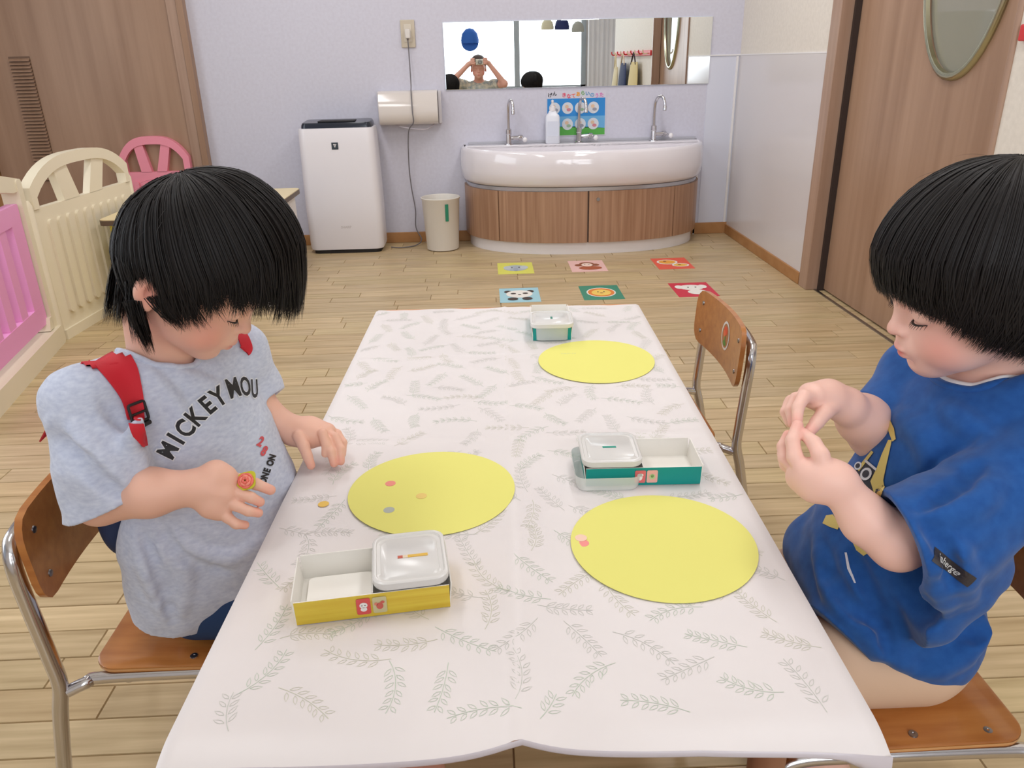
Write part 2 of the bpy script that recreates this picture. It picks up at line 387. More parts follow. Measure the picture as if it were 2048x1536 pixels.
# ------------------------------------------------------------------ sink
SX, SA, SB = 0.57, 0.703, 0.500
def sinkring(ka, kb, z, n=40, e=2.35, yb=D - .0015):
    out = []
    for k in range(n + 1):
        a = PI * k / n; c, s_ = math.cos(a), math.sin(a)
        out.append((SX - SA * ka * math.copysign(abs(c) ** (2 / e), c), yb - SB * kb * abs(s_) ** (2 / e), z))
    return out
def loft(rings, close_back=True, cap0=True, cap1=True):
    n = len(rings[0]); vs = [p for r in rings for p in r]
    fs = [[j * n + k, j * n + k + 1, (j + 1) * n + k + 1, (j + 1) * n + k] for j in range(len(rings) - 1) for k in range(n - 1)]
    if close_back: fs += [[j * n + n - 1, j * n, (j + 1) * n, (j + 1) * n + n - 1] for j in range(len(rings) - 1)]
    if cap0: fs.append(list(range(n))[::-1])
    if cap1: fs.append([(len(rings) - 1) * n + k for k in range(n)])
    return vs, fs
sk = thing('wash_sink', 'long white ceramic half-oval sink with three taps', 'sink', (SX, 4.45, 0.385))
v_, f_ = loft([sinkring(.93, .90, .366), sinkring(.965, .945, .370), sinkring(.988, .98, .388), sinkring(1.0, 1.0, .44), sinkring(1.0, 1.0, .49), sinkring(.992, .985, .540), sinkring(.985, .97, .553), sinkring(.972, .945, .558), sinkring(.957, .915, .553)], cap1=False)
inner = [[(SX + (p[0] - SX) * s_, D - .10 - (D - .10 - p[1]) * (s_ if p[1] < D - .1 else 0) , z) for p in sinkring(.957, .915, z)] for s_, z in ((1, .553), (.97, .50), (.90, .455), (.55, .440))]
MB().add(v_, f_).build('basin', 'ceramic', sk, 45)
v_, f_ = loft(inner, cap0=False)
MB().add(v_, f_).build('basin_hollow', 'ceramic', sk, 45)
MB().box((SX - SA * .955, D - .10, .54), (SX + SA * .955, D - .002, .5585), 0.003).build('tap_ledge', 'ceramic', sk)
MB().box((SX - SA * .93, D - .006, .5585), (SX + SA * .96, D, .572), 0.002).build('sealant_strip', C_('sealant', (176, 176, 184), .4), sk)

cb = thing('sink_cabinet', 'curved wood veneer cabinet under the sink with a white plinth', 'cabinet', (SX, 4.45, 0))
v_, f_ = loft([sinkring(.945, .90, 0.0), sinkring(.945, .90, .066)]); MB().add(v_, f_).build('plinth', 'white', cb, 45)
v_, f_ = loft([sinkring(.95, .91, .066), sinkring(.95, .91, .366)]); MB().add(v_, f_).build('carcass', C_('carcass', (120, 96, 80), .6), cb, 45)
v_, f_ = loft([sinkring(.958, .93, .346), sinkring(.958, .93, .3655)]); MB().add(v_, f_).build('steel_band', C_('band', (190, 190, 196), .25, metal=.6), cb, 45)
def cabpanel(xa, xb, name):
    ring = sinkring(.975, .945, 0, n=800); inn = sinkring(.952, .915, 0, n=800)
    sel = [k for k in range(801) if xa <= ring[k][0] <= xb]
    sel = sel[:1] + sel[1:-1:9] + sel[-1:]
    o_ = [ring[k][:2] for k in sel]; i_ = [inn[k][:2] for k in sel]
    poly = o_ + i_[::-1]
    q = MB().prism(poly, lambda a, b, t_: (a, b, t_), .068, .345); return q.build(name, 'cabwood', cb, 30)
cabpanel(-0.2, 0.0735, 'side_panel'); d1 = cabpanel(0.0765, 0.5565, 'door'); d2 = cabpanel(0.5595, 1.0500, 'door'); cabpanel(1.0530, 1.4, 'side_panel')
MB().lathe([(0.0095, 0), (0.0095, .006), (0.006, .008), (0, .008)], (0, 0, 0), 14, 'y').build('lock', 'steel', d2).location = (0.612, D - SB * .945 - .006, .302)

def make_tap():
    r = thing('water_tap', '', 'tap', (0, 0, 0), 'sink taps')
    MB().lathe([(.026, 0), (.026, .006), (.017, .010), (.015, .055), (.017, .060), (.0165, .082), (.010, .088)], (0, 0, 0), 16).build('tap_body', 'chrome', r)
    sp = smoothpath([(0, 0, .085), (0, 0, .15), (.001, -.004, .205), (.004, -.022, .236), (.009, -.052, .240), (.013, -.070, .215), (.014, -.074, .185)], 6)
    MB().tube(sp, .0085, 10).lathe([(.011, -.013), (.0115, .008), (.009, .012)], (.014, -.074, .180), 12).build('spout', 'chrome', r, 60)
    MB().tube([(.012, 0, .036), (.030, -.004, .036), (.07, -.012, .037)], [.010, .012, .012], 12).lathe([(.016, .055), (.016, .075), (.013, .08)], (0, -.009, .036), 12, 'x').build('valve', 'chrome', r, 50)
    hd = MB().tube([(.078, -.014, .036), (.082, -.05, .030)], [.006, .005], 8).build('tap_lever', 'chrome', r, 50)
    MB().sphere((.083, -.054, .028), .014, 12, 8).build('lever_knob', 'white', hd, 60)
    return r
def copy_tree(o, parent=None):
    c = o.copy(); COL.objects.link(c)
    if parent: c.parent = parent
    for ch in list(o.children): copy_tree(ch, c)
    return c
tap0 = make_tap()
for i, (x, lab, rz) in enumerate([(.150, 'chrome gooseneck water tap on the left end of the sink', .15), (.553, 'chrome gooseneck water tap in the middle, in front of the blue poster', .25), (.985, 'chrome gooseneck water tap on the right end of the sink', .45)]):
    o = tap0 if i == 0 else copy_tree(tap0)
    o.location = (x, D - .055, .558); o['label'] = lab; o.rotation_euler.z = rz

t = thing('soap_bottle', 'white soap pump bottle standing on the sink edge before the blue poster', 'bottle', (.40, D - .05, .559))
sb = MB(); rings = []
for z, s_ in ((.559, .92), (.562, 1), (.70, 1), (.712, .9), (.722, .62), (.735, .5)):
    rings += [[(.402 + (a * s_), D - .052 + b * s_, z) for a, b in rrect(-.040, -.026, .040, .026, .014)]]
v_, f_ = loft(rings); sb.add(v_, f_).build('bottle', C_('soap_white', (226, 228, 236), .3), t, 40)
MB().lathe([(.017, .735), (.017, .756), (.008, .760), (.006, .785)], (.402, D - .052, 0), 14).tube([(.402, D - .052, .786), (.400, D - .075, .790), (.399, D - .092, .782)], [.009, .006, .004], 8).build('pump', 'white', t, 40)
MB().box((.370, D - .0785, .60), (.434, D - .0775, .68)).build('bottle_label', C_('soap_label', (214, 218, 230), .5), t)

# hand washing poster
pz0, pz1, px0, px1 = .592, .838, .372, .715
t = thing('wall_poster', 'blue and green hand washing poster with round pictures behind the taps', 'poster', (.54, D, pz0))
MB().box((px0, D - .0025, pz0), (px1, D - .0008, pz1)).build('poster_sheet', C_('poster_white', (206, 204, 216), .4), t)
pf = lambda a, b: (a, D - .0030, b)
def plate(poly, fn, m, name, par): return MB().add([fn(a, b) for a, b in poly], [list(range(len(poly)))]).build(name, m, par, 0)
plate([(px0 + .004, .70), (px1 - .006, .70), (px1 - .006, .797), (px0 + .004, .797)], pf, C_('p_blue', (40, 134, 206)), 'printed_sky', t)
plate([(px0 + .004, .645), (px1 - .006, .632), (px1 - .006, .70), (px0 + .004, .70)], pf, C_('p_blue2', (104, 170, 216)), 'printed_sky', t)
plate([(px0 + .004, .596), (px1 - .006, .596), (px1 - .006, .632)] + [(px1 - .006 - (px1 - px0 - .01) * k / 10, .632 + .013 * math.sin(PI * k / 10) * .4 + .012 * k / 10) for k in range(1, 11)], pf, C_('p_green', (84, 168, 70)), 'printed_grass', t)
pf2 = lambda a, b: (a, D - .0036, b); pf3 = lambda a, b: (a, D - .0042, b)
for r_ in range(2):
    for c_ in range(4):
        cx = .418 + c_ * .0745; cz = .745 - r_ * .088
        o = MB().disc(pf2, (cx, cz), .032, 20).build('printed_circle', C_('p_circ', (212, 216, 222)), t, 0)
        MB().disc(pf3, (cx - .004, cz + .008), (.011, .010), 12).build('printed_hand', C_('p_skin', (222, 190, 160)), o, 0)
        MB().disc(pf3, (cx + .007, cz - .009), (.013, .009), 12).build('printed_hand', C_('p_c%d' % ((c_ + r_) % 3), [(150, 150, 160), (206, 130, 140), (150, 180, 150)][(c_ + r_) % 3]), o, 0)
word = 'げん きなてあらいのうた'
cols = [(60, 60, 70), (60, 60, 70), None, (222, 70, 100), (222, 70, 100), (232, 110, 90), (236, 160, 40), (90, 160, 60), (60, 140, 190), (80, 150, 200), (220, 120, 190), (214, 110, 180)]
for k, ch in enumerate(word):
    if cols[k] is None: continue
    v_, f_ = text_mesh(ch, .026, bold=.0008)
    a = .392 + k * .0268; zz = .815 + .008 * math.sin(k * 1.1)
    if v_: MB().add([(a + p[0], D - .0034, zz + p[1]) for p in v_], f_).build('printed_letter', C_('pl%d' % k, cols[k]), t, 0)

# ------------------------------------------------------------------ paper towel dispenser, outlet, cord
t = thing('towel_dispenser', 'glossy pale paper towel dispenser on the wall left of the sink', 'dispenser', (-.40, D, .679))
dp = [(0, .679), (.085, .684), (.105, .70), (.115, .745), (.095, .845), (.07, .861), (0, .861)]
MB().prism(dp, lambda a, b, x: (x, D - a, b), -.572, -.245).build('cover', C_('dispenser', (216, 208, 202), .12, coat=.5), t, 50)
MB().box((-.585, D - .05, .684), (-.573, D - .001, .858), .004).build('side_cap', C_('disp_side', (206, 202, 206), .3), t)
MB().box((-.244, D - .06, .684), (-.226, D - .001, .858), .004).build('side_cap', C_('disp_side', (206, 202, 206), .3), t)
MB().tube(smoothpath([(-.50, D - .03, .682), (-.44, D - .085, .668), (-.33, D - .085, .655), (-.29, D - .06, .668), (-.27, D - .03, .682)], 5), .003, 6).build('paper_guide', C_('guide', (190, 182, 190), .3), t)
t = thing('wall_outlet', 'beige wall outlet with a plug, high left of the mirror', 'outlet', (-.39, D, 1.082))
MB().box((-.430, D - .010, 1.082), (-.352, D - .0005, 1.222), .004).build('outlet_plate', C_('outletp', (196, 184, 164), .4), t)
MB().box((-.412, D - .013, 1.110), (-.370, D - .008, 1.200), .002).build('socket_insert', C_('outleti', (206, 196, 180), .4), t)
t = thing('power_cord', 'grey power cord hanging from the outlet to the air purifier', 'cord', (-.39, D, 0))
MB().box((-.404, D - .045, 1.128), (-.376, D - .012, 1.175), .006).build('plug', C_('plug', (216, 210, 204), .4), t)
cp = [(-.392, D - .030, 1.130), (-.391, D - .022, 1.05), (-.388, D - .060, .90), (-.387, D - .098, .855), (-.385, D - .124, .75), (-.384, D - .118, .695), (-0.4185,4.6200,0.6402), (-0.4324,4.6600,0.4573), (-0.4279,4.6700,0.3278), (-0.4136,4.6700,0.1963), (-0.4169,4.6600,0.0944), (-.385, 4.62, .03), (-.42, 4.57, .006), (-.50, 4.53, .005), (-.56, 4.55, .005)]
MB().tube(smoothpath(cp, 8), .0032, 8).build('cable', 'cord', t, 60)
MB().tube([(-.392, D - .030, 1.145), (-.392, D - .029, 1.118)], [.008, .004], 8).build('plug_sleeve', C_('plugg', (104, 92, 92), .5), t, 60)

# ------------------------------------------------------------------ air purifier
t = thing('air_purifier', 'tall white air purifier with a black top panel', 'air purifier', (-.80, 4.55, 0))
rings = []
for z, s_ in ((.022, .965), (.04, .99), (.25, 1.0), (.60, .975), (.675, .962), (.685, .95)):
    rings.append([(-.800 + a * s_, 4.555 + b * s_ , z) for a, b in rrect(-.2135, -.115, .2135, .105, .045, 6)])
v_, f_ = loft(rings); MB().add(v_, f_).build('body', C_('purifier', (233, 230, 235), .3), t, 50)
MB().prism([(a * .9, b * .9) for a, b in rrect(-.2135, -.115, .2135, .105, .04, 5)], lambda a, b, z: (-.800 + a, 4.555 + b, z), 0.0, .022).build('foot', 'blackm', t)
top = [[(-.800 + a * s_, 4.565 + b * s_, z + max(0, b) * .10) for a, b in rrect(-.2135, -.10, .2135, .095, .03, 5)] for z, s_ in ((.684, .90), (.700, .89), (.712, .86))]
v_, f_ = loft(top); tp = MB().add(v_, f_).build('top_panel', 'black', t, 50)
MB().box((-.90, 4.50, .7125), (-.70, 4.60, .7205), .003).build('air_outlet', 'blackm', tp)
lz = .575; MB().box((-.826, 4.4405, lz), (-.790, 4.4425, lz + .037), .002).build('emblem', C_('emblem', (52, 62, 72), .3), t)
pe = lambda a, b: (-.808 + a, 4.4398, lz + .0185 + b)
eb = MB()
for a, b in ((-.006, .008), (.0, .008), (.006, .008), (-.003, .002), (.003, .002), (0, -.004)): eb.disc(pe, (a, b), .0028, 10)
eb.build('emblem_dots', 'white', t, 0)
v_, f_ = text_mesh('SHARP', .020)
MB().add([(-.792 + p[0], 4.4393, .150 + p[1]) for p in v_], f_).build('printed_name', C_('pname', (196, 190, 190), .5), t, 0)

# ------------------------------------------------------------------ waste bin
t = thing('waste_bin', 'white round waste bin with a green label beside the sink', 'bin', (-.252, 4.49, 0))
MB().lathe([(.001, .004), (.085, .002), (.092, .006), (.107, .285), (.111, .290), (.112, .297), (.108, .299), (.103, .290), (.090, .012), (.001, .010)], (-.252, 4.49, 0), 40).build('bin_body', C_('bin', (222, 216, 206), .35), t, 40)
ang = [-PI / 2 + .27 + .18 * k / 4 for k in range(5)]
vs = [(-.252 + r_ * math.cos(a), 4.49 + r_ * math.sin(a), z) for a in ang for r_, z in ((.1048, .155 + .02), (.1085, .27))]
MB().add(vs, [[2 * k, 2 * k + 2, 2 * k + 3, 2 * k + 1] for k in range(4)]).build('bin_label', 'greend', t, 60)

# ------------------------------------------------------------------ floor animal stickers
def ell(mb, cx, cy, cz, a, b, n=18): return mb.disc(lambda p, q: (p, q, cz), (cx, cy), (a, b), n)
def floor_sticker(x0, y0, bg, label, shapes, film=True):
    t = thing('floor_sticker', label, 'sticker', (x0 + .0925, y0 + .12, 0), None)
    MB().box((x0, y0, .0002), (x0 + .185, y0 + .235, .0010)).build('sticker_sheet', C_('st_%s' % label[:10], bg, .45), t, 0)
    z = .0013
    for (nm, col, cx, cy, a, b) in shapes:
        m = MB(); ell(m, x0 + .0925 + cx, y0 + .117 + cy, z, a, b); z += .00022
        m.build(nm, C_('sc_%d_%d_%d' % col, col, .5), t, 0)
Wt = (240, 236, 228); Br = (150, 88, 60); Or = (232, 150, 60); Bk = (60, 48, 46)
floor_sticker(.055, 3.855, (226, 226, 104), 'yellow floor sticker with a grey elephant, back row left', [('printed_body', (176, 188, 196), 0, 0, .062, .062), ('printed_ear', (196, 206, 212), -.040, .01, .022, .038), ('printed_ear', (196, 206, 212), .045, .01, .022, .038), ('printed_trunk', (160, 172, 186), .0, -.03, .012, .035), ('printed_eye', Bk, -.018, .012, .005, .006), ('printed_eye', Bk, .02, .012, .005, .006)])
floor_sticker(.433, 3.855, (240, 196, 190), 'pink floor sticker with a brown monkey, back row middle', [('printed_ear', Br, -.045, .02, .020, .024), ('printed_ear', Br, .045, .02, .020, .024), ('printed_head', Br, 0, .03, .042, .05), ('printed_body', (176, 92, 60), .01, -.045, .06, .036), ('printed_face', (246, 220, 206), 0, .02, .03, .036), ('printed_eye', Bk, -.011, .028, .004, .005), ('printed_eye', Bk, .011, .028, .004, .005)])
floor_sticker(.880, 3.855, (234, 98, 78), 'orange red floor sticker with a yellow giraffe, back row right', [('printed_outline', Wt, -.02, .03, .055, .05), ('printed_outline', Wt, .035, -.04, .045, .035), ('printed_head', (240, 170, 70), -.02, .03, .045, .040), ('printed_body', (240, 190, 80), .035, -.04, .036, .026), ('printed_spot', Br, -.03, .045, .009, .010), ('printed_spot', Br, .03, -.035, .009, .009)])
floor_sticker(.053, 3.350, (164, 210, 222), 'light blue floor sticker with a panda face, front row left', [('printed_ear', Bk, -.052, .055, .018, .022), ('printed_ear', Bk, .052, .055, .018, .022), ('printed_head', Wt, 0, .015, .062, .062), ('printed_eye_patch', Bk, -.028, .022, .013, .012), ('printed_eye_patch', Bk, .028, .022, .013, .012), ('printed_paw', Bk, -.033, -.065, .024, .022), ('printed_paw', Bk, .033, -.065, .024, .022), ('printed_nose', Bk, 0, .0, .008, .006)])
floor_sticker(.432, 3.350, (48, 138, 112), 'green floor sticker with an orange lion face, front row middle', [('printed_outline', Wt, 0, 0, .068, .078), ('printed_mane', (226, 130, 50), 0, 0, .062, .070), ('printed_face', (244, 206, 100), 0, -.004, .045, .050), ('printed_eye', Bk, -.014, .006, .004, .006), ('printed_eye', Bk, .014, .006, .004, .006), ('printed_nose', Br, 0, -.012, .008, .006)])
floor_sticker(.862, 3.350, (208, 40, 66), 'crimson floor sticker with a white dog, front row right', [('printed_head', Wt, 0, .035, .058, .045), ('printed_ear', Wt, -.055, .045, .020, .030), ('printed_ear', Wt, .055, .045, .020, .030), ('printed_body', Wt, .01, -.045, .045, .04), ('printed_eye', Bk, -.015, .035, .004, .006), ('printed_eye', Bk, .02, .035, .004, .006)])

# ------------------------------------------------------------------ playpen panels on the left
def arch_panel(name, label, P0, P1, m, zt=.655, rise=.055, groove=8, low=.04, thick=.030, extra=True):
    P0 = Vector(P0); P1 = Vector(P1); u = (P1 - P0); L = u.length; u.normalize(); nn = Vector((u.y, -u.x, 0))
    F = lambda a, z, t_: tuple(P0 + u * a + nn * t_ + Vector((0, 0, z)))
    t = thing(name, label, 'playpen', tuple(P0 + u * L / 2), 'playpen panels')
    body = MB().prism([(.0, low), (L, low), (L, zt - .135), (.0, zt - .135)], F, -thick / 2, thick / 2)
    body.build('lower_panel', m, t, 30)
    for k in range(groove):
        a = .05 + (L - .10) * (k + .5) / groove; h = (L - .1) / groove * .30
        MB().prism(rrect(a - h, low + .055, a + h, zt - .185, h * .9, 4), F, -thick / 2 - .011, thick / 2 + .011).build('slat', m, t, 50)
    # arch rim
    n = 20; outer = []; inn = []
    def top(a): q = (a / L) * 2 - 1; return zt - .055 + (rise + .055) * (1 - abs(q) ** 3.0)
    for k in range(n + 1):
        a = L * k / n; outer.append((a, top(a)))
    for k in range(n + 1):
        a = .035 + (L - .07) * k / n; inn.append((a, max(zt - .133, top(a) - .044 - .02 * abs(2 * k / n - 1) ** 4)))
    poly = [(0, zt - .136)] + outer + [(L, zt - .136), (L - .035, zt - .136)] + inn[::-1] + [(.035, zt - .136)]
    nP = len(poly); mb_ = MB()
    # strip faces between outer and inner outline
    O = [(0, zt - .136)] + outer + [(L, zt - .136)]; I = [(.035, zt - .136)] + inn + [(L - .035, zt - .136)]
    for t_ in (-thick * .7, thick * .7): mb_.v += [F(a, z, t_) for a, z in O] + [F(a, z, t_) for a, z in I]
    k_ = len(O); f = []
    for k in range(k_ - 1):
        f += [[k, k + 1, k_ + k + 1, k_ + k], [2 * k_ + k, 3 * k_ + k, 3 * k_ + k + 1, 2 * k_ + k + 1], [k, 2 * k_ + k, 2 * k_ + k + 1, k + 1], [k_ + k, k_ + k + 1, 3 * k_ + k + 1, 3 * k_ + k]]
    mb_.f += f; mb_.mi += [0] * len(f); mb_.build('arched_rim', m, t, 40)
    for (a0, a1) in ((.36, .30), (.64, .70)):
        MB().prism([((a0 + .075) * L, zt - .137), ((a0 - .075) * L, zt - .137), ((a1 - .065) * L, top(a1 * L) - .03), ((a1 + .065) * L, top(a1 * L) - .03)] if a0 < .5 else [((a0 + .06) * L - .02, zt - .137), ((a0 - .08) * L - .02, zt - .137), ((a1 - .065) * L, top(a1 * L) - .03), ((a1 + .065) * L, top(a1 * L) - .03)], F, -thick * .5, thick * .5).build('spoke', m, t, 30)
    if extra:
        for a in (-.012, L + .012):
            MB().lathe([(.018, 0), (.020, .01), (.020, zt - .12), (.012, zt - .10)], F(a, 0, 0), 14).build('hinge_post', m, t, 40)
    MB().prism([(0, 0), (L, 0), (L, low), (0, low)], F, -thick * .8, thick * .8).build('foot_rail', m, t, 30)
    return t
arch_panel('playpen_fence', 'cream playpen panel with an arched top behind the girl', (-1.724, 3.03, 0), (-1.684, 3.80, 0), 'cream', zt=.655, rise=.045, groove=10)
arch_panel('playpen_fence', 'short pink playpen panel with an arched top against the back wall', (-2.07, 4.655, 0), (-1.675, 4.655, 0), 'pinkr', zt=.595, rise=.06, groove=6, extra=False)
# gate panel: cream frame with a pink door
G0 = Vector((-1.742, 2.99, 0)); G1 = Vector((-1.56, 2.12, 0)); gu = (G1 - G0).normalized(); gn = Vector((gu.y, -gu.x, 0)); GL = (G1 - G0).length
GF = lambda a, z, t_: tuple(G0 + gu * a + gn * t_ + Vector((0, 0, z)))
t = thing('playpen_gate', 'cream playpen gate frame with a pink door at the left edge', 'playpen gate', tuple(G0 + gu * .4), 'playpen panels')
MB().prism(rrect(-.01, 0, GL, .072, .012), GF, -.045, .045).build('bottom_rail', 'cream', t, 40)
MB().prism(rrect(-.012, .06, .038, .64, .015), GF, -.03, .03).build('side_post', 'cream', t, 40)
MB().prism(rrect(GL - .04, .06, GL, .64, .015), GF, -.03, .03).build('side_post', 'cream', t, 40)
MB().prism([(0, .60)] + [(GL * k / 12, .64 + .055 * math.sin(PI * k / 12)) for k in range(13)] + [(GL, .60)] + [(GL * (12 - k) / 12, .585 + .05 * math.sin(PI * k / 12)) for k in range(1, 12)], GF, -.025, .025).build('top_rail', 'cream', t, 40)
MB().prism([(.035, .075), (.085, .075), (.060, .12), (.035, .12)], GF, -.03, .03).build('latch_foot', 'cream', t)
dg_ = MB(); 
dg_.prism(rrect(.045, .105, .150, .555, .012), GF, -.016, .016)
d_ = dg_.build('door', 'pink', t, 40)
MB().prism(rrect(.045, .10, GL - .05, .175, .012), GF, -.0165, .0165).build('door_rail', 'pink', d_, 40)
MB().prism(rrect(.045, .49, GL - .05, .558, .012), GF, -.0165, .0165).build('door_rail', 'pink', d_, 40)
a = .215
while a < GL - .12:
    MB().prism(rrect(a, .16, a + .065, .50, .02), GF, -.014, .014).build('door_bar', 'pink', d_, 40); a += .130

# ------------------------------------------------------------------ low table behind the girl
t = thing('low_table', 'low cream-topped table with yellow side panels behind the girl', 'table', (-1.29, 3.73, 0))
MB().prism(rrect(-1.630, 3.336, -.951, 4.121, .03), lambda a, b, z: (a, b, z), .417, .421).build('table_top', 'lowtop', t, 30)
MB().prism(rrect(-1.632, 3.334, -.949, 4.123, .03), lambda a, b, z: (a, b, z), .396, .4168).build('table_edge', 'brownedge', t, 30)
MB().box((-1.605, 3.375, 0), (-1.20, 3.395, .396), .004).build('front_panel', 'yellowp', t)
MB().box((-1.605, 3.396, 0), (-1.585, 4.09, .396), .004).build('side_panel', 'yellowp', t)
MB().box((-.995, 3.40, 0), (-.975, 4.09, .396), .004).build('side_panel', 'whitem', t)
MB().box((-1.30, 3.60, .0), (-1.02, 4.06, .36), .01).build('storage_box', 'whitem', t)

# ------------------------------------------------------------------ coat hooks and bags on the right wall (seen in the mirror)
t = thing('hook_rail', 'red coat hook rail on the right wall, seen in the mirror', 'hook rail', (XR, 1.2, 1.04))
MB().box((XR - .016, .30, 1.020), (XR, 2.24, 1.062), .004).build('rail', 'red', t)
for k in range(10):
    yk = .42 + k * .19
    MB().tube(smoothpath([(XR - .012, yk, 1.04), (XR - .045, yk, 1.035), (XR - .06, yk, 1.05), (XR - .06, yk, 1.068)], 4), .006, 8).build('hook', C_('hook_cream', (226, 214, 180), .4) if k % 2 else 'red', t, 60)
def bag(y0, y1, z0, z1, m, label, straps, sm=None):
    t = thing('cloth_bag', label, 'bag', (XR - .05, (y0 + y1) / 2, z0), 'bags on the hook rail')
    yc = (y0 + y1) / 2; h = (y1 - y0) / 2; rings = []
    for q in range(9):
        f = q / 8; z = z0 + (z1 - z0) * f; wy = h * (.92 + .08 * math.sin(PI * f)) * (1 - .25 * f ** 3); wx = .045 * (1 - .7 * f) + .008
        rings.append([(XR - .028 - wx * .6 + wx * .55 * math.cos(a_) , yc + wy * math.sin(a_) , z) for a_ in [2 * PI * k / 20 for k in range(20)]])
    v_, f_ = loft(rings, close_back=True); MB().add(v_, f_).build('bag_body', m, t, 60)
    for s_ in (-1, 1):
        MB().tube(smoothpath([(XR - .05, yc + s_ * h * .5, z1 - .02), (XR - .05, yc + s_ * h * .25, (z1 + 1.04) / 2), (XR - .05, yc, 1.052)], 5), .007, 6).build('strap', sm or m, t, 60)
bag(.50, .75, .66, .92, C_('bag_cream', (220, 206, 168), .8), 'cream cloth bag at the far end of the hook rail', 1)
bag(.86, 1.28, .58, .96, C_('bag_navy', (34, 46, 84), .8), 'navy cloth bag on the hook rail', 1, C_('bag_beige2', (214, 196, 170), .8))
bag(1.42, 1.88, .58, .97, C_('bag_beige', (212, 192, 136), .8), 'beige patterned cloth bag on the hook rail', 1, C_('bag_darkstrap', (60, 48, 52), .8))
# caps hanging in front of the window (seen in the mirror)
def cap(c, m, label, r=.085, brim=True, tilt=0.0):
    t = thing('hanging_cap', label, 'cap', c, 'caps hanging by the window')
    vs = MB(); vs.lathe([(.001, r * 1.55), (r * .45, r * 1.45), (r * .85, r * 1.0), (r, r * .35), (r * .98, 0), (r * .93, 0), (r * .9, r * .35), (r * .3, r * 1.3), (.001, r * 1.4)], c, 20, sc=(1, .75)).build('crown', m, t, 60)
    if brim:
        MB().prism([(c[0] + r * .95 * math.cos(a_), c[2] + .004 - r * .95 * abs(math.sin(a_)) * .9) for a_ in [PI * k / 12 for k in range(13)]], lambda a, b, y_: (a, y_, b), c[1] + .02, c[1] + .026).build('visor', m, t, 40)
    MB().tube([(c[0], c[1], c[2] + r * 1.45), (c[0], c[1], c[2] + .45)], .003, 6).build('hanging_cord', 'whitem', t)
cap((-.115, -1.05, 1.215), C_('cap_blue', (36, 96, 182), .7), 'bright blue cap hanging at the window, left in the mirror', r=.11)
cap((.84, -1.05, 1.35), C_('cap_cream', (214, 206, 176), .8), 'cream cap hanging at the window, right in the mirror', brim=False, r=.078)
cap((1.02, -1.05, 1.345), C_('cap_navy', (28, 40, 92), .7), 'navy cap hanging between two pale caps at the window', r=.09, brim=False)
cap((1.215, -1.05, 1.315), C_('cap_grey', (170, 168, 156), .8), 'grey cap hanging at the window edge, right in the mirror', brim=False, r=.078)

# ------------------------------------------------------------------ main table and cloth
TX0, TX1, TY0, TY1, TZ = -.2735, .3325, .510, 1.752, .4665
t = thing('activity_table', 'long low table with an orange edge under the leaf patterned cloth', 'table', ((TX0 + TX1) / 2, 1.12, 0))
MB().prism(rrect(TX0 + .002, TY0, TX1 - .002, TY1, .02), lambda a, b, z: (a, b, z), .443, TZ).build('table_top', 'orange', t, 30)
MB().box((TX0 + .05, TY0 + .15, .40), (TX1 - .05, TY1 - .06, .4428), .004).build('apron', 'chairwood', t)
for x in (TX0 + .05, TX1 - .05):
    for y in (TY0 + .075, TY1 - .06):
        MB().lathe([(.017, .004), (.019, .40), (.019, .4428)], (x, y, 0), 16).lathe([(.021, 0), (.021, .02), (.017, .022)], (x, y, 0), 16).build('leg', C_('table_leg', (150, 104, 78), .45), t, 40)
t.rotation_euler.z = -.0225
cloth_root = thing('tablecloth', 'thin white plastic tablecloth with pale leaf sprigs covering the long table', 'tablecloth', ((TX0 + TX1) / 2, 1.12, TZ))
def fold(d, w_=.004): return math.exp(-(d / w_) ** 2)
def clothz(x, y):
    z = TZ + .0022 + .0016 * fold(x - .022, .0035) + .0013 * fold(y - 1.065, .004) + .0011 * fold(y - 1.42, .004)
    z += .0004 * math.sin(x * 31 + y * 9) * math.sin(y * 17 - x * 6)
    if y < .80: z += .0035 * math.exp(-((x - .022) / .03) ** 2) * ((.80 - y) / .34) ** 2
    return z
def near_edge(x):  # how far past the table end the cloth reaches
    return .4775 + .016 * math.exp(-abs((x - .030)) / .05) - .004 * abs(math.sin((x + .27) * 7)) - .003 * max(0, (abs(x - .03) - .22) / .08) ** 2
nx, ny = 90, 150; vs = []
CX0, CX1, CY1 = TX0 - .004, TX1 + .005, 1.742
for j in range(ny + 1):
    for i in range(nx + 1):
        x = CX0 + (CX1 - CX0) * i / nx; ye = near_edge(x)
        y = ye + (CY1 - ye) * (j / ny) ** 1.15 + (.0022 * math.sin(x * 40) + .001 * math.sin(x * 110)) * (j / ny) ** 8
        z = clothz(x, y)
        if y < TY0: z -= 3.2 * (TY0 - y) ** 2 * (1.0 + .8 * abs(x - .03) / .3)
        d = min(x - CX0, CX1 - x)
        if d < .006: z -= (.006 - d) * .5
        vs.append((x, y, z))
fs = [[j * (nx + 1) + i, j * (nx + 1) + i + 1, (j + 1) * (nx + 1) + i + 1, (j + 1) * (nx + 1) + i] for j in range(ny) for i in range(nx)]
M['cloth'] = noisy(mat('plastic_cloth', (228, 221, 219), .38, spec=.4), (226, 219, 217), (230, 223, 221), ns=9, bump=.05)
cl = MB().add(vs, fs).build('cloth_sheet', 'cloth', cloth_root, 180)
md = cl.modifiers.new('thickness', 'SOLIDIFY'); md.thickness = .0006; md.offset = -1
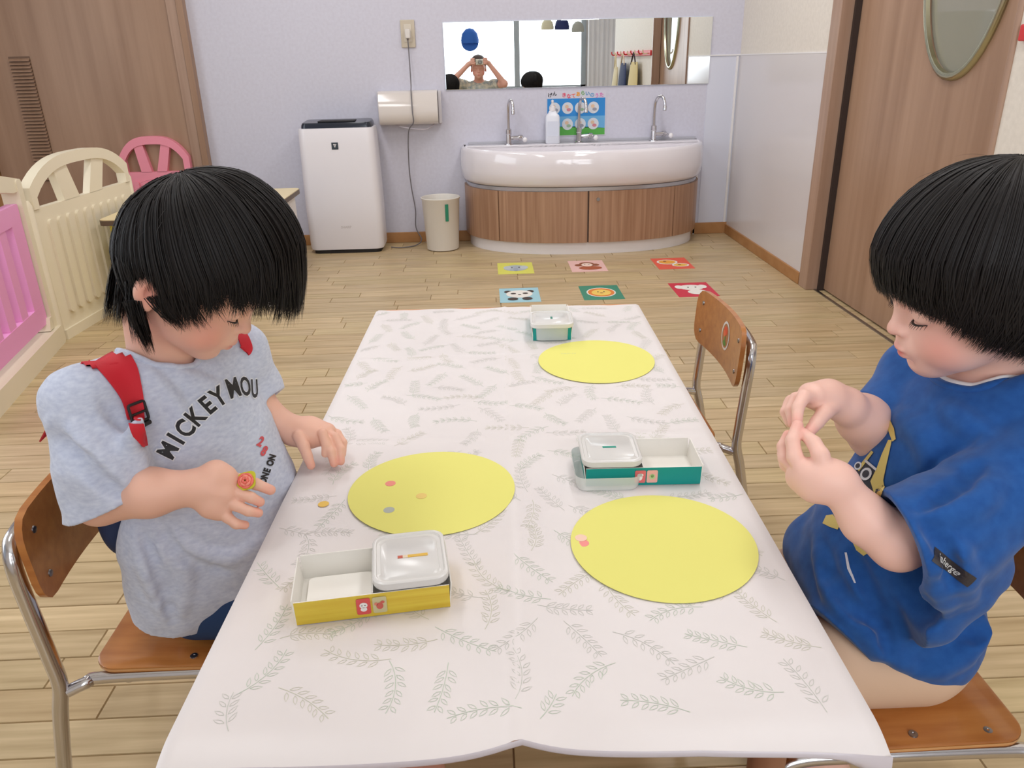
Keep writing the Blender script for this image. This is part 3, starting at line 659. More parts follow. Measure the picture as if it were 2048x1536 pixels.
# near hem: a narrow rolled strip and the two curled corners
def hem(xa, xb, n=50):
    vs = []
    for i in range(n + 1):
        x = xa + (xb - xa) * i / n; ye = near_edge(x); z = clothz(x, ye) - 3.2 * (TY0 - ye) ** 2 * (1.0 + .8 * abs(x - .03) / .3)
        e = min(1.0, min(x - CX0, CX1 - x) / .05); cu = (1 - max(0.0, e)) ** 2
        vs += [(x, ye, z), (x, ye - .0025, z - .003 - .012 * cu), (x, ye + .0005, z - .007 - .030 * cu), (x, ye + .003, z - .0075 - .030 * cu)]
    return vs, [[4 * i + k, 4 * i + 4 + k, 4 * i + 5 + k, 4 * i + 1 + k] for i in range(n) for k in range(3)]
v_, f_ = hem(CX0, CX1); hm = MB().add(v_, f_).build('hem', C_('hem', (216, 208, 214), .35), cloth_root, 180)
hm.modifiers.new('thickness', 'SOLIDIFY').thickness = .0006
# printed leaf sprigs
lm = {0: MB(), 1: MB(), 2: MB()}
pts = []
tries = 0
while len(pts) < 215 and tries < 9000:
    tries += 1; x = rnd.uniform(CX0 + .02, CX1 - .02); y = rnd.uniform(.515, 1.72)
    if all((x - a) ** 2 + (y - b) ** 2 > .046 ** 2 for a, b in pts): pts.append((x, y))
def ribbon(mb, P, w_):
    n = len(mb.v); vs = []
    for i, p in enumerate(P):
        q = Vector(P[min(i + 1, len(P) - 1)]) - Vector(P[max(i - 1, 0)]); q = Vector((-q.y, q.x)).normalized() * w_ * .5
        for s_ in (-1, 1): a, b = p[0] + q.x * s_, p[1] + q.y * s_; vs.append((a, b, clothz(a, b) + .0003))
    mb.add(vs, [[2 * i, 2 * i + 2, 2 * i + 3, 2 * i + 1] for i in range(len(P) - 1)])
for (x, y) in pts:
    th = rnd.uniform(0, 2 * PI); L = rnd.uniform(.056, .074); cu = rnd.uniform(-8, 8); mb = lm[rnd.randrange(3)]
    P = []; p = Vector((x, y)) - Vector((math.cos(th), math.sin(th))) * L / 2; nseg = 7
    for i in range(nseg + 1):
        P.append((p.x, p.y)); a = th + cu * L * (i / nseg - .5) * 2.0; p = p + Vector((math.cos(a), math.sin(a))) * L / nseg
    P = [q for q in P if CX0 + .006 < q[0] < CX1 - .006 and .505 < q[1] < 1.735]
    if len(P) < 4: continue
    ribbon(mb, P, .0006)
    for i in range(2, len(P)):
        a = math.atan2(P[i][1] - P[i - 1][1], P[i][0] - P[i - 1][0])
        for s_ in (-1, 1):
            b = a + s_ * rnd.uniform(.65, .95); l = .0155 * (1 - .3 * i / nseg); wd = .0017; o = P[i - 1]
            dx, dy = math.cos(b), math.sin(b); lp = []
            for (u_, v2) in ((0, 0), (.3, 1), (.65, .9), (1, 0), (.65, -.9), (.3, -1), (0, 0)):
                lp.append((o[0] + dx * l * (.18 + .82 * u_) - dy * wd * v2, o[1] + dy * l * (.18 + .82 * u_) + dx * wd * v2))
            if all(CX0 + .004 < q[0] < CX1 - .004 and .500 < q[1] < 1.737 for q in lp): ribbon(mb, lp, .0005)
for k, c in enumerate(((190, 204, 184), (200, 202, 192), (204, 204, 182))):
    o = lm[k].build('leaf_print', C_('leafp%d' % k, c, .5), cloth_root, 0); o['kind'] = 'stuff'
cloth_root.rotation_euler.z = -.0225
ZT = TZ + .0030

# ------------------------------------------------------------------ paper circles and dot stickers
def paper(c, r, label, ry=None):
    ry = ry or r; vs = [(c[0], c[1], ZT + .0006)]; n = 64; fs = []
    for j in range(1, 5):
        for k in range(n):
            a = 2 * PI * k / n; q = j / 4; z = ZT + .0006 + (.0007 * (q ** 6) * (1 + math.sin(a * 2 + 1)))
            vs.append((c[0] + r * q * math.cos(a), c[1] + ry * q * math.sin(a), z))
    fs += [[0, 1 + k, 1 + (k + 1) % n] for k in range(n)]
    fs += [[1 + (j - 1) * n + k, 1 + (j - 1) * n + (k + 1) % n, 1 + j * n + (k + 1) % n, 1 + j * n + k][::-1] for j in range(1, 4) for k in range(n)]
    o = MB().add(vs, fs).build('paper_circle', 'yellow', None, 180); o.modifiers.new('thickness', 'SOLIDIFY').thickness = .0005
    return tag(o, label, 'paper', 'yellow paper circles')
paper((-.0845, .9115), .1115, 'large yellow paper circle before the girl, with three dot stickers', .110)
paper((.196, .7665), .1085, 'large yellow paper circle before the boy, with two overlapping stickers', .1095)
paper((.2015, 1.3755), .110, 'empty yellow paper circle at the far end of the table', .1135)
def dot(p, col, label, z=0.0, r=.0072):
    p = (p[0], p[1], ZT + .0008 + z)
    o = MB().lathe([(.0001, 0), (r, 0), (r, .0002), (.0001, .0003)], p, 24).build('dot_sticker', C_('dot_%d_%d_%d' % col, col, .6), None, 0)
    tag(o, label, 'sticker', 'round paper stickers')
dot((-0.1425,0.9329,0.4695), (240, 146, 130), 'coral dot sticker on the yellow circle before the girl')
dot((-0.0976,0.8964,0.4695), (236, 204, 116), 'pale peach dot sticker near the middle of the yellow circle')
dot((-0.1371,0.8645,0.4695), (178, 182, 172), 'grey dot sticker on the yellow circle before the girl')
dot((-0.2252,0.8869,0.4695), (240, 198, 92), 'orange dot sticker lying loose on the cloth near the girl', -.0008)
dot((0.1011,0.7831,0.4695), (244, 206, 182), 'pale peach sticker overlapping a coral one on the right circle', .0008)
dot((0.1022,0.7726,0.4695), (244, 148, 142), 'coral sticker half under a peach one on the right circle', .0004)

# ------------------------------------------------------------------ sticker trays
def tray(name, label, c, L, Wd, h, rot, tape, part, flip, marks, strip, tubside):
    """c: centre on the table; L along local x; the open compartment on the left unless flip; lidded tub on the other"""
    t = thing(name, label, 'tray', (c[0], c[1], ZT), 'sticker trays')
    Rm = Matrix.Rotation(rot, 4, 'Z'); O = Vector((c[0], c[1], ZT))
    F = lambda x, y, z: tuple(O + Rm @ Vector((x, y, z)))
    def qbox(lo, hi, name_, m, par, bev=.0):
        mb = MB().box(lo, hi, bev); mb.v = [F(*p) for p in mb.v]; return mb.build(name_, m, par, 40)
    l, w_ = L / 2, Wd / 2; th = .0012; s_ = 1 if not flip else -1
    # flared card walls with taped outsides
    def wall(a, b, nrm, name_):
        out = .003
        A0 = Vector(a); B0 = Vector(b); n_ = Vector(nrm)
        mb = MB(); q = [A0, B0, B0 + n_ * out + Vector((0, 0, h)), A0 + n_ * out + Vector((0, 0, h))]
        q2 = [p - n_ * th for p in q]; mb.cur = 0
        mb.add([F(*p) for p in q], [[0, 1, 2, 3]]); mb.cur = 1
        mb.add([F(*p) for p in q2], [[3, 2, 1, 0]]); n = len(mb.v)
        mb.cur = 1; mb.f += [(3, 2, 6, 7), (0, 3, 7, 4), (1, 5, 6, 2), (0, 4, 5, 1)]; mb.mi += [1] * 4
        return mb.build(name_, [tape, 'card'], t, 0)
    wall((-l, -w_, 0), (l, -w_, 0), (0, -1, 0), 'side_wall'); wall((l, w_, 0), (-l, w_, 0), (0, 1, 0), 'side_wall')
    wall((l, -w_, 0), (l, w_, 0), (1, 0, 0), 'end_wall'); wall((-l, w_, 0), (-l, -w_, 0), (-1, 0, 0), 'end_wall')
    qbox((-l + .001, -w_ + .001, .0004), (l - .001, w_ - .001, .0016), 'tray_floor', 'card', t)
    qbox((-.0006, -w_ + .001, .0016), (.0006, w_ - .001, h * .96), 'divider', 'card', t)
    # mark stickers on the front
    for (x, col, fig) in marks:
        y = -w_ - .0035
        mb = MB().prism(rrect(x - .0072, h * .16, x + .0072, h * .86, .002, 3), lambda a, b, d: F(a, y + .0026 * (1 - b / h) - d, b), 0, .0003)
        k = mb.build('mark_sticker', C_('ms_%d_%d_%d' % col, col, .5), t, 0)
        for (dx, dz, a, b, cc) in fig:
            MB().disc(lambda p, q: F(p, y + .0026 * (1 - q / h) - .0006 - (.0003 if a < .002 else 0), q), (x + dx, h * .5 + dz), (a, b), 14).build('printed_figure', C_('mf_%d_%d_%d' % cc, cc, .5), k, 0)
    return t, F, l, w_
def lidded_tub(label, F, x0, x1, y0, y1, z0, z1, mcol, strip, par=None):
    cx, cy = (x0 + x1) / 2, (y0 + y1) / 2; a, b = (x1 - x0) / 2, (y1 - y0) / 2
    t = thing('plastic_tub', label, 'container', F(cx, cy, z0), 'small lidded plastic tubs')
    def ring(s_, z, r=.014, e=0): return [F(cx + p * s_ + (e if p > 0 else -e), cy + q * s_ + (e if q > 0 else -e), z) for p, q in rrect(-a, -b, a, b, r, 5)]
    v_, f_ = loft([ring(.84, z0), ring(.84, z0 + .002), ring(.88, z1 - .008)], cap1=False); MB().add(v_, f_).build('tub_body', 'plasticg', t, 50)
    v_, f_ = loft([ring(1.08, z1 - .009), ring(1.10, z1 - .007), ring(1.10, z1 - .001), ring(1.07, z1), ring(1.0, z1), ring(.97, z1 - .0022), ring(.86, z1 - .0022), ring(.84, z1 - .0012)]); l_ = MB().add(v_, f_).build('lid', 'plastic', t, 50)
    sx0, sx1 = strip[0], strip[1]
    n = len(strip[2])
    for k, c in enumerate(strip[2]):
        u0 = sx0 + (sx1 - sx0) * k / n; u1 = sx0 + (sx1 - sx0) * (k + 1) / n
        mb = MB().box((cx + u0 * a, cy - .0022, z1 - .0012), (cx + u1 * a, cy + .0022, z1 - .0006)); mb.v = [F(*p) for p in mb.v]; mb.build('slot', C_('slot_%d_%d_%d' % c, c, .5), l_, 0)
    return t
PW = (244, 240, 236)
panda_fig = [(0, .002, .0042, .0038, PW), (0, -.0032, .0034, .0030, PW), (-.0016, .002, .0006, .0006, (50, 40, 40)), (.0016, .002, .0006, .0006, (50, 40, 40))]
red_fig = [(0, -.001, .0036, .0044, (206, 96, 84)), (.003, .0038, .0022, .0018, (206, 96, 84)), (-.0036, .002, .0020, .0022, (222, 130, 110))]
dog_fig = [(0, 0, .0030, .0056, PW), (0, .003, .0042, .0024, PW)]
grn_fig = [(0, 0, .0040, .0044, (186, 214, 150)), (0, .001, .0020, .0026, (90, 170, 90))]
# yellow tray (near left)
tY, FY, lY, wY = tray('sticker_tray', 'yellow taped tray with an open white compartment, near the girl', (-.1345, .697), .158, .078, .030, .125, 'yellowtape', 'card', False,
    [(-.010, (222, 84, 84), panda_fig), (.0065, (206, 196, 150), red_fig)], None, 1)
mb = MB(); v_, f_ = loft([[FY(-.037 + p, 0 + q, z) for p, q in rrect(-.034, -.032, .034, .032, .006, 4)] for z in (.0018, .006)]); mb.add(v_, f_).build('paper_liner', C_('liner', (246, 242, 234), .5), tY, 40)
lidded_tub('clear lidded plastic tub in the right half of the yellow tray', FY, .0045, .0765, -.0375, .0465, .0018, .040, None, (-.35, .55, [(196, 92, 70), (226, 206, 180), (222, 178, 70), (222, 178, 70), (222, 178, 70), (222, 178, 70)]))
# teal tray (middle right)
tG, FG, lG, wG = tray('sticker_tray', 'teal taped tray with an open white compartment, between boy and empty chair', (.2005, .944), .154, .080, .028, -.03, 'green', 'card', True,
    [(-.0045, (226, 110, 112), dog_fig), (.0115, (240, 180, 170), grn_fig)], None, -1)
lidded_tub('clear lidded plastic tub on the left half of the teal tray', FG, -.078, -.004, -.0385, .0425, .0018, .038, None, (-.25, .25, [(40, 150, 130)] * 2))
v_, f_ = loft([[FG(-.048 + p * s_, -.008 + q * s_, z) for p, q in rrect(-.043, -.046, .043, .046, .014, 5)] for z, s_ in ((.0002, .95), (.0020, .97), (.010, 1.0), (.020, 1.01))], cap1=False)
tb = MB().add(v_, f_).build('lower_tub', 'plasticg', None, 50); tag(tb, 'clear shallow tub under the left half of the teal tray', 'container')
p_ = FG(.010, -.030, .0020)
o = MB().lathe([(.0001, 0), (.0072, 0), (.0072, .0002), (.0001, .0003)], p_, 20).build('dot_sticker', C_('dot_purple', (190, 156, 222), .6), None, 0)
tag(o, 'purple dot sticker inside the teal tray', 'sticker', 'round paper stickers')
# far tray, turned a quarter
tF, FF, lF, wF = tray('sticker_tray', 'green sided tray with a white inside at the far end of the table', (.131, 1.575), .150, .078, .030, PI / 2 - .04, 'green', 'card', False, [], None, 1)
lidded_tub('clear lidded plastic tub at the far end of the table beside the far circle', FF, -.088, -.004, -.040, .040, .0018, .040, None, (-.15, .15, [(40, 130, 110)] * 2))

# ------------------------------------------------------------------ chairs
def make_chair():
    r = thing('child_chair', '', 'chair', (0, 0, 0), 'small wooden chairs with chrome frames')
    # seat: rounded plywood with a slight dish
    n = 14; vs = []
    outline = rrect(-.142, -.145, .142, .145, .030, 6)
    for z, s_ in ((.2615, .985), (.263, 1.0), (.2695, 1.0), (.2710, .985)): vs.append([(a * s_ , b * s_, z + .004 * (a / .142) ** 3 * (-1 if a > 0 else -.6)) for a, b in outline])
    v_, f_ = loft(vs); MB().add(v_, f_).build('seat', 'chairwood', r, 40)
    v_, f_ = loft([[(a * 1.002, b * 1.002, z + .004 * (a / .142) ** 3 * (-1 if a > 0 else -.6)) for a, b in outline] for z in (.2645, .268)], cap0=False, cap1=False)
    MB().add(v_, f_).build('seat_edge', 'plyedge', r, 40)
    # curved backrest
    H0, H1 = .385, .508; nY = 18; nZ = 6; hw = .163
    def bk(u, v, t_):  # u -1..1 across, v 0..1 up
        y = u * hw; z = H0 + (H1 - H0) * v; x = -.176 - .016 * (1 - u * u) - .06 * (z - .45) + .004
        return (x + t_, y, z)
    poly = rrect(-1, 0, 1, 1, .22, 6); poly = [(a, b) for a, b in poly]
    # grid clipped to a rounded outline
    vs = []; cols = []
    def vlim(u):
        d = 1 - abs(u); rr = .19
        c_ = (1 - math.sqrt(max(0, 1 - (1 - min(d / rr, 1)) ** 2))) * .30
        return c_, 1 - c_
    us = [-1 + 2 * i / nY for i in range(nY + 1)]; us = sorted(set(us + [-.985, .985, -.95, .95]))
    for t_ in (0, .0095):
        for u in us:
            a, b = vlim(u)
            for k in range(nZ + 1): vs.append(bk(u, a + (b - a) * k / nZ, t_))
    m_ = len(us); q = nZ + 1; o_ = m_ * q; f = []
    for i in range(m_ - 1):
        for k in range(nZ):
            f.append([i * q + k, i * q + k + 1, (i + 1) * q + k + 1, (i + 1) * q + k]); f.append([o_ + i * q + k, o_ + (i + 1) * q + k, o_ + (i + 1) * q + k + 1, o_ + i * q + k + 1])
        f.append([i * q, (i + 1) * q, o_ + (i + 1) * q, o_ + i * q]); f.append([i * q + nZ, o_ + i * q + nZ, o_ + (i + 1) * q + nZ, (i + 1) * q + nZ])
    for k in range(nZ):
        f.append([k, o_ + k, o_ + k + 1, k + 1]); e = (m_ - 1) * q; f.append([e + k, e + k + 1, o_ + e + k + 1, o_ + e + k])
    b_ = MB().add(vs, f).build('backrest', 'chairwood', r, 40)
    # chrome frame
    path = []
    for s_ in (-1, 1):
        leg = [(-.225, s_ * .160, .008), (-.205, s_ * .160, .12), (-.187, s_ * .160, .215), (-.176, s_ * .160, .262), (-.178, s_ * .160, .31), (-.184, s_ * .160, .39), (-.188, s_ * .158, .440), (-.191, s_ * .149, .464), (-.196, s_ * .128, .472)]
        path.append(leg)
    full = smoothpath(path[0] + [(-.2045, -.05, .473), (-.2045, .05, .473)] + path[1][::-1], 5)
    MB().tube(full, .0100, 12).build('back_frame', 'chrome', r, 60)
    for s_ in (-1, 1):
        fp = smoothpath([(-.170, s_ * .158, .248), (-.148, s_ * .150, .254), (-.125, s_ * .142, .2545), (.06, s_ * .140, .2545), (.125, s_ * .140, .252), (.148, s_ * .142, .236), (.160, s_ * .145, .20), (.185, s_ * .150, .008)], 5)
        MB().tube(fp, .0085, 12).build('leg', 'chrome', r, 60)
        MB().lathe([(.0125, 0), (.0125, .018), (.010, .022)], (-.2255, s_ * .160, 0), 14).build('rubber_foot', 'blackm', r, 60)
        MB().lathe([(.0115, 0), (.0115, .018), (.009, .022)], (.1855, s_ * .150, 0), 14).build('rubber_foot', 'blackm', r, 60)
        for x in (-.10, -.012, .085):
            MB().lathe([(.0055, .2700), (.0050, .2722), (.0018, .2724), (.0012, .2716), (0, .2716)], (x, s_ * .128, 0), 12).build('screw', 'steel', r, 40)
        for z in (.415, .480):
            q_ = bk(s_ * .80, (z - H0) / (H1 - H0), .0095); MB().lathe([(.005, -.001), (.0045, .0018), (0, .0024)], q_, 12, 'x').build('rivet', 'steel', r, 40)
    MB().tube([(-.10, -.14, .2475), (-.10, .14, .2475)], .007, 10).build('cross_bar', 'chrome', r, 60)
    return r
ch0 = make_chair()
chairs = []
for i, (x, y, rz, lab) in enumerate([(-.400, .966, 0.0, 'wooden chair with chrome frame on the left that the girl sits on'),
                                 (.462, .783, PI, 'wooden chair with chrome frame at the bottom right that the boy sits on'),
                                 (.322, 1.560, PI, 'empty wooden chair with a flower sticker on its backrest, beyond the boy')]):
    o = ch0 if i == 0 else copy_tree(ch0)
    o.location = (x, y, 0); o.rotation_euler.z = rz; o['label'] = lab; chairs.append(o)
# oval flower sticker on the empty chair (world coordinates, child of that chair)
c3 = chairs[2]; bk3 = [c for c in c3.children if c.name.startswith('backrest')][0]
def onback(p, q, d=0.0): # p across (world +y away), q height
    lx = lambda u, z: -.176 - .016 * (1 - u * u) - .06 * (z - .45) + .004 + .0095
    u = p / .163; x = lx(u, q) + .0006 + d
    return (x, p, q)
mb = MB().disc(onback, (.022, .453), (.028, .031), 28); st = mb.build('oval_sticker', C_('st_white', (226, 222, 216), .4), None, 0); st.parent = c3
for (cx, cz, a, b, col, d) in ((0.022, .453, .0225, .026, (176, 120, 76), .0003), (.022, .464, .012, .0095, (226, 84, 50), .0006), (.017, .457, .009, .007, (232, 110, 70), .0009), (.022, .437, .011, .006, (90, 140, 60), .0006), (.022, .446, .003, .010, (110, 150, 70), .0009)):
    mb = MB().disc(lambda p, q: onback(p, q, d), (cx, cz), (a, b), 18); k = mb.build('printed_flower', C_('fl_%d_%d_%d' % col, col, .5), None, 0); k.parent = st

# ------------------------------------------------------------------ smooth solid modelling for the figures
import openvdb
class SDF:
    def __init__(s, lo, hi, vox):
        s.lo = np.array(lo, np.float32); s.vox = vox
        s.n = np.ceil((np.array(hi) - lo) / vox).astype(int) + 1
        s.d = np.full(s.n, 0.05, np.float32)
    def blk(s, lo, hi):
        i0 = np.maximum(0, np.floor((np.array(lo) - s.lo) / s.vox).astype(int)); i1 = np.minimum(s.n, np.ceil((np.array(hi) - s.lo) / s.vox).astype(int) + 1)
        if (i1 <= i0).any(): return None
        ax = [(s.lo[k] + s.vox * np.arange(i0[k], i1[k])).astype(np.float32) for k in range(3)]
        return tuple(slice(i0[k], i1[k]) for k in range(3)), ax[0][:, None, None], ax[1][None, :, None], ax[2][None, None, :]
    def app(s, lo, hi, k, fn, op):
        m = k + 4 * s.vox; b = s.blk(np.array(lo) - m, np.array(hi) + m)
        if b is None: return s
        sl, X, Y, Z = b; g = fn(X, Y, Z).astype(np.float32); a = s.d[sl]
        if op == 'sub': a2, g2 = -a, g
        else: a2, g2 = a, g
        if op == 'int': r = np.maximum(a, g)
        elif k <= 0: r = np.minimum(a2, g2)
        else:
            h = np.clip(.5 + .5 * (a2 - g2) / k, 0, 1); r = a2 * (1 - h) + g2 * h - k * h * (1 - h)
        s.d[sl] = -r if op == 'sub' else r
        return s
    def ell(s, c, r, k=.01, R=None, op='add'):
        c = np.array(c, float); r = np.array(r, float); Rm = np.eye(3) if R is None else np.array(R, float)
        ext = np.abs(Rm) @ r if R is not None else r
        def fn(X, Y, Z):
            x, y, z = X - c[0], Y - c[1], Z - c[2]
            q = [(x * Rm[0, i] + y * Rm[1, i] + z * Rm[2, i]) / r[i] for i in range(3)]
            k0 = np.sqrt(q[0] ** 2 + q[1] ** 2 + q[2] ** 2) + 1e-6; k1 = np.sqrt((q[0] / r[0]) ** 2 + (q[1] / r[1]) ** 2 + (q[2] / r[2]) ** 2) + 1e-6
            return k0 * (k0 - 1) / k1
        return s.app(c - ext, c + ext, k, fn, op)
    def cone(s, a, b, ra, rb, k=.01, op='add'):
        a = np.array(a, float); b = np.array(b, float); d = b - a; L2 = max(float(d @ d), 1e-9); m = max(ra, rb)
        def fn(X, Y, Z):
            x, y, z = X - a[0], Y - a[1], Z - a[2]
            t = np.clip((x * d[0] + y * d[1] + z * d[2]) / L2, 0, 1)
            return np.sqrt((x - t * d[0]) ** 2 + (y - t * d[1]) ** 2 + (z - t * d[2]) ** 2) - (ra + (rb - ra) * t)
        return s.app(np.minimum(a, b) - m, np.maximum(a, b) + m, k, fn, op)
    def chain(s, P, r, k=.01, op='add'):
        for i in range(len(P) - 1): s.cone(P[i], P[i + 1], r[i], r[i + 1], k, op)
        return s
    def cut(s, p, n, lo, hi, k=.0):  # remove the side that n points to, inside the box lo..hi
        n = np.array(n, float); n /= np.linalg.norm(n); p = np.array(p, float); b = s.blk(lo, hi); sl, X, Y, Z = b
        g = ((X - p[0]) * n[0] + (Y - p[1]) * n[1] + (Z - p[2]) * n[2]).astype(np.float32)
        s.d[sl] = np.maximum(s.d[sl], g); return s
    def merge(s, o, k=.01):
        a, g = s.d, o.d; h = np.clip(.5 + .5 * (a - g) / k, 0, 1); s.d = a * (1 - h) + g * h - k * h * (1 - h); return s
    def ripple(s, amp, f, ph=0.0, lo=None, hi=None):
        b = s.blk(s.lo if lo is None else lo, s.lo + s.vox * s.n if hi is None else hi); sl, X, Y, Z = b
        g = np.sin(X * f[0] + 3 * np.sin(Z * f[3] + Y * 11) + ph) * np.sin(Z * f[2] + 2.2 * np.sin(X * 17 + Y * 23 + ph)) * np.cos(Y * f[1] + 2 * np.sin(X * 19))
        s.d[sl] += (amp * g).astype(np.float32); return s
    def mesh(s, adapt=0.0):
        bg = 3 * s.vox; a = np.clip(s.d, -bg, bg)
        for ax in range(3):
            q = [slice(None)] * 3
            for e in (0, -1): q[ax] = e; a[tuple(q)] = bg
        g = openvdb.FloatGrid(bg); g.copyFromArray(a); g.transform = openvdb.createLinearTransform(voxelSize=s.vox)
        p, t, q = g.convertToPolygons(isovalue=0.0, adaptivity=adapt)
        return p + s.lo, t, q
def onto(S, p, depth=0.0, eye=(0.0, 0.0, 1.0)):
    """first point of the solid on the line from eye through p, sunk by depth"""
    e = np.array(eye); d = np.array(p) - e; L = np.linalg.norm(d); d /= L; t = L - .14
    while t < L + .20:
        q = e + d * t; i = np.round((q - S.lo) / S.vox).astype(int)
        if (i >= 0).all() and (i < S.n).all() and S.d[tuple(i)] < 0: return q + d * depth
        t += S.vox
    return np.array(p, float)
def folds(S, paths, r, k, op, depth=0.0):
    for P in paths:
        Q = [onto(S, p, depth) for p in P]; n = len(Q)
        Q = [np.array(q) for q in smoothpath([tuple(q) for q in Q], 3)]; m = len(Q)
        S.chain(Q, [r * (.35 + .65 * math.sin(PI * i / (m - 1))) for i in range(m)], k, op)
def sdf_obj(name, S, m, parent, colfn=None, adapt=0.0, smooth=1):
    p, t, q = S.mesh(adapt)
    p = p.astype(np.float32); nt, nq = len(t), len(q)
    me = bpy.data.meshes.new(name); me.vertices.add(len(p)); me.vertices.foreach_set('co', p.ravel())
    # vdb winding faces inward in blender: flip
    loops = np.concatenate([t[:, ::-1].ravel() if nt else np.zeros(0, int), q[:, ::-1].ravel()]).astype(np.int32)
    starts = np.concatenate([np.arange(nt) * 3, nt * 3 + np.arange(nq) * 4]).astype(np.int32)
    me.loops.add(len(loops)); me.loops.foreach_set('vertex_index', loops)
    me.polygons.add(nt + nq); me.polygons.foreach_set('loop_start', starts)
    me.polygons.foreach_set('use_smooth', np.ones(nt + nq, bool)); me.update(calc_edges=True); me.validate()
    if len(p):
        c = p.mean(0); i = int(np.argmax(((p - c) ** 2).sum(1)))
        if Vector(me.vertices[i].normal).dot(Vector((p[i] - c).tolist())) < 0: me.flip_normals()
    if colfn is not None:
        n_ = np.zeros(len(p) * 3, np.float32); 
        c = colfn(p).astype(np.float32); a = me.color_attributes.new('col', 'FLOAT_COLOR', 'POINT')
        a.data.foreach_set('color', np.concatenate([c, np.ones((len(p), 1), np.float32)], 1).ravel())
    me.materials.append(M[m] if isinstance(m, str) else m)
    o = bpy.data.objects.new(name, me); COL.objects.link(o)
    if parent: adopt(o, parent)
    return o
def lin(c): return np.array(srgb(c)[:3], np.float32)
def paint(base, spots):
    """base colour blended towards spot colours: (centre, radius, colour, strength) - marks the skin itself has"""
    def fn(p):
        c = np.tile(lin(base), (len(p), 1))
        for (q, r, col, st) in spots:
            rr = np.array(r if hasattr(r, '__len__') else (r, r, r)); d = np.sqrt((((p - np.array(q)) / rr) ** 2).sum(1))
            w_ = (st * np.clip(1.25 - d, 0, 1) ** 1.0)[:, None]; w_ = np.minimum(w_, 1); c = c * (1 - w_) + lin(col) * w_
        return c
    return fn
M['skin'] = vcol(mat('skin', (224, 170, 150), .48, spec=.35, sss=.12))
def frame(yaw, pitch, roll):
    f = np.array([math.cos(yaw) * math.cos(pitch), math.sin(yaw) * math.cos(pitch), -math.sin(pitch)])
    s0 = np.array([-math.sin(yaw), math.cos(yaw), 0]); u0 = np.cross(f, s0)
    s_ = s0 * math.cos(roll) + u0 * math.sin(roll); return f, s_, np.cross(f, s_)
class Head:
    def __init__(h, C, yaw, pitch, roll, k=1.0):
        h.C = np.array(C, float); h.f, h.s, h.u = frame(yaw, pitch, roll); h.k = k; h.R = np.stack([h.f, h.s, h.u], 1)
    def P(h, f, s, u): return h.C + h.k * (h.f * f + h.s * s + h.u * u)
    def build(h, S, near):
        k = h.k; E = lambda c, r, kk=.01, op='add', R=None: S.ell(h.P(*c), np.array(r) * k, kk, h.R if R is None else R, op)
        E((-.002, 0, .028), (.080, .073, .076), .01)
        E((.006, 0, -.020), (.072, .062, .066), .03)
        E((.040, 0, -.052), (.042, .044, .038), .02)
        for s_ in (-1, 1):
            E((.040, s_ * .030, -.042), (.032, .029, .030), .018)        # cheeks
            E((.062, s_ * .030, .012), (.018, .026, .014), .018)         # brow
        E((.068, 0, .030), (.022, .045, .030), .025)                      # forehead
        E((.060, 0, -.078), (.016, .020, .014), .022)                     # chin
        for s_ in (-1, 1):
            E((.084, s_ * .030, -.004), (.010, .017, .010), .010, 'sub')  # socket
            E((.0655, s_ * .030, -.006), (.0145, .0155, .0125), .004)       # closed-looking lid
        S.cone(h.P(.076, 0, .002), h.P(.088, 0, -.024), .0055 * k, .0068 * k, .010)
        E((.0895, 0, -.029), (.0085, .0085, .0072), .005)
        for s_ in (-1, 1):
            E((.083, s_ * .0090, -.0315), (.0068, .0056, .0052), .004)
            E((.0905, s_ * .0048, -.0368), (.0030, .0024, .0022), .0015, 'sub')
        E((.078, 0, -.050), (.010, .020, .013), .010)                     # muzzle
        E((.0865, 0, -.0520), (.0052, .0125, .0040), .0030)               # upper lip
        E((.0840, 0, -.0610), (.0052, .0110, .0044), .0030)               # lower lip
        E((.0925, 0, -.0568), (.0060, .0150, .0011), .0018, 'sub')
        E((.082, 0, -.0710), (.0065, .012, .0045), .006, 'sub')
        for s_ in (-1, 1):                                              # ears
            a = .25 * s_; Re = h.R @ np.array([[math.cos(a), -math.sin(a), 0], [math.sin(a), math.cos(a), 0], [0, 0, 1]])
            E((-.014, s_ * .075, -.014), (.0165, .0065, .026), .004, 'add', Re)
            E((-.019, s_ * .071, -.016), (.0130, .010, .020), .006, 'add', Re)
            E((-.009, s_ * .0825, -.013), (.0085, .0052, .0145), .003, 'sub', Re)
            E((-.008, s_ * .0765, -.0335), (.0062, .0048, .0070), .003, 'add', Re)
    def spots(h):
        out = [(h.P(.0875, 0, -.0565), (.0085, .0125, .0100), (214, 112, 108), .95)]
        for s_ in (-1, 1):
            out += [(h.P(.060, s_ * .045, -.040), .028, (230, 142, 126), .55), (h.P(-.010, s_ * .080, -.018), .022, (220, 128, 112), .6)]
        out += [(h.P(.092, 0, -.032), .011, (224, 146, 128), .4)]
        return out
    def lash(h, parent, s_):
        """upper lash line of the lowered eyelid and the brow"""
        mb = MB(); P_ = []
        for i in range(11):
            a = -1 + 2 * i / 10; P_.append(h.P(.0805 - .0085 * a * a - .002 * (a < 0) * a * a, s_ * (.030 + .0145 * a), -.0120 - .0018 * (1 - a * a)))
        mb.tube([tuple(p) for p in P_], [.0004 + .0009 * (1 - (abs(-1 + 2 * i / 10)) ** 2) for i in range(11)], 6)
        for i in range(1, 11):
            p = P_[i]; q = p + h.k * (h.f * .0045 + h.s * s_ * .0012 * (i - 3) / 4 - h.u * .0035); mb.tube([tuple(p), tuple((p + q) / 2 + h.f * .0003), tuple(q)], [.00038, .0003, .0001], 4)
        return mb.build('eyelashes', C_('lash', (38, 26, 24), .6), parent, 60)
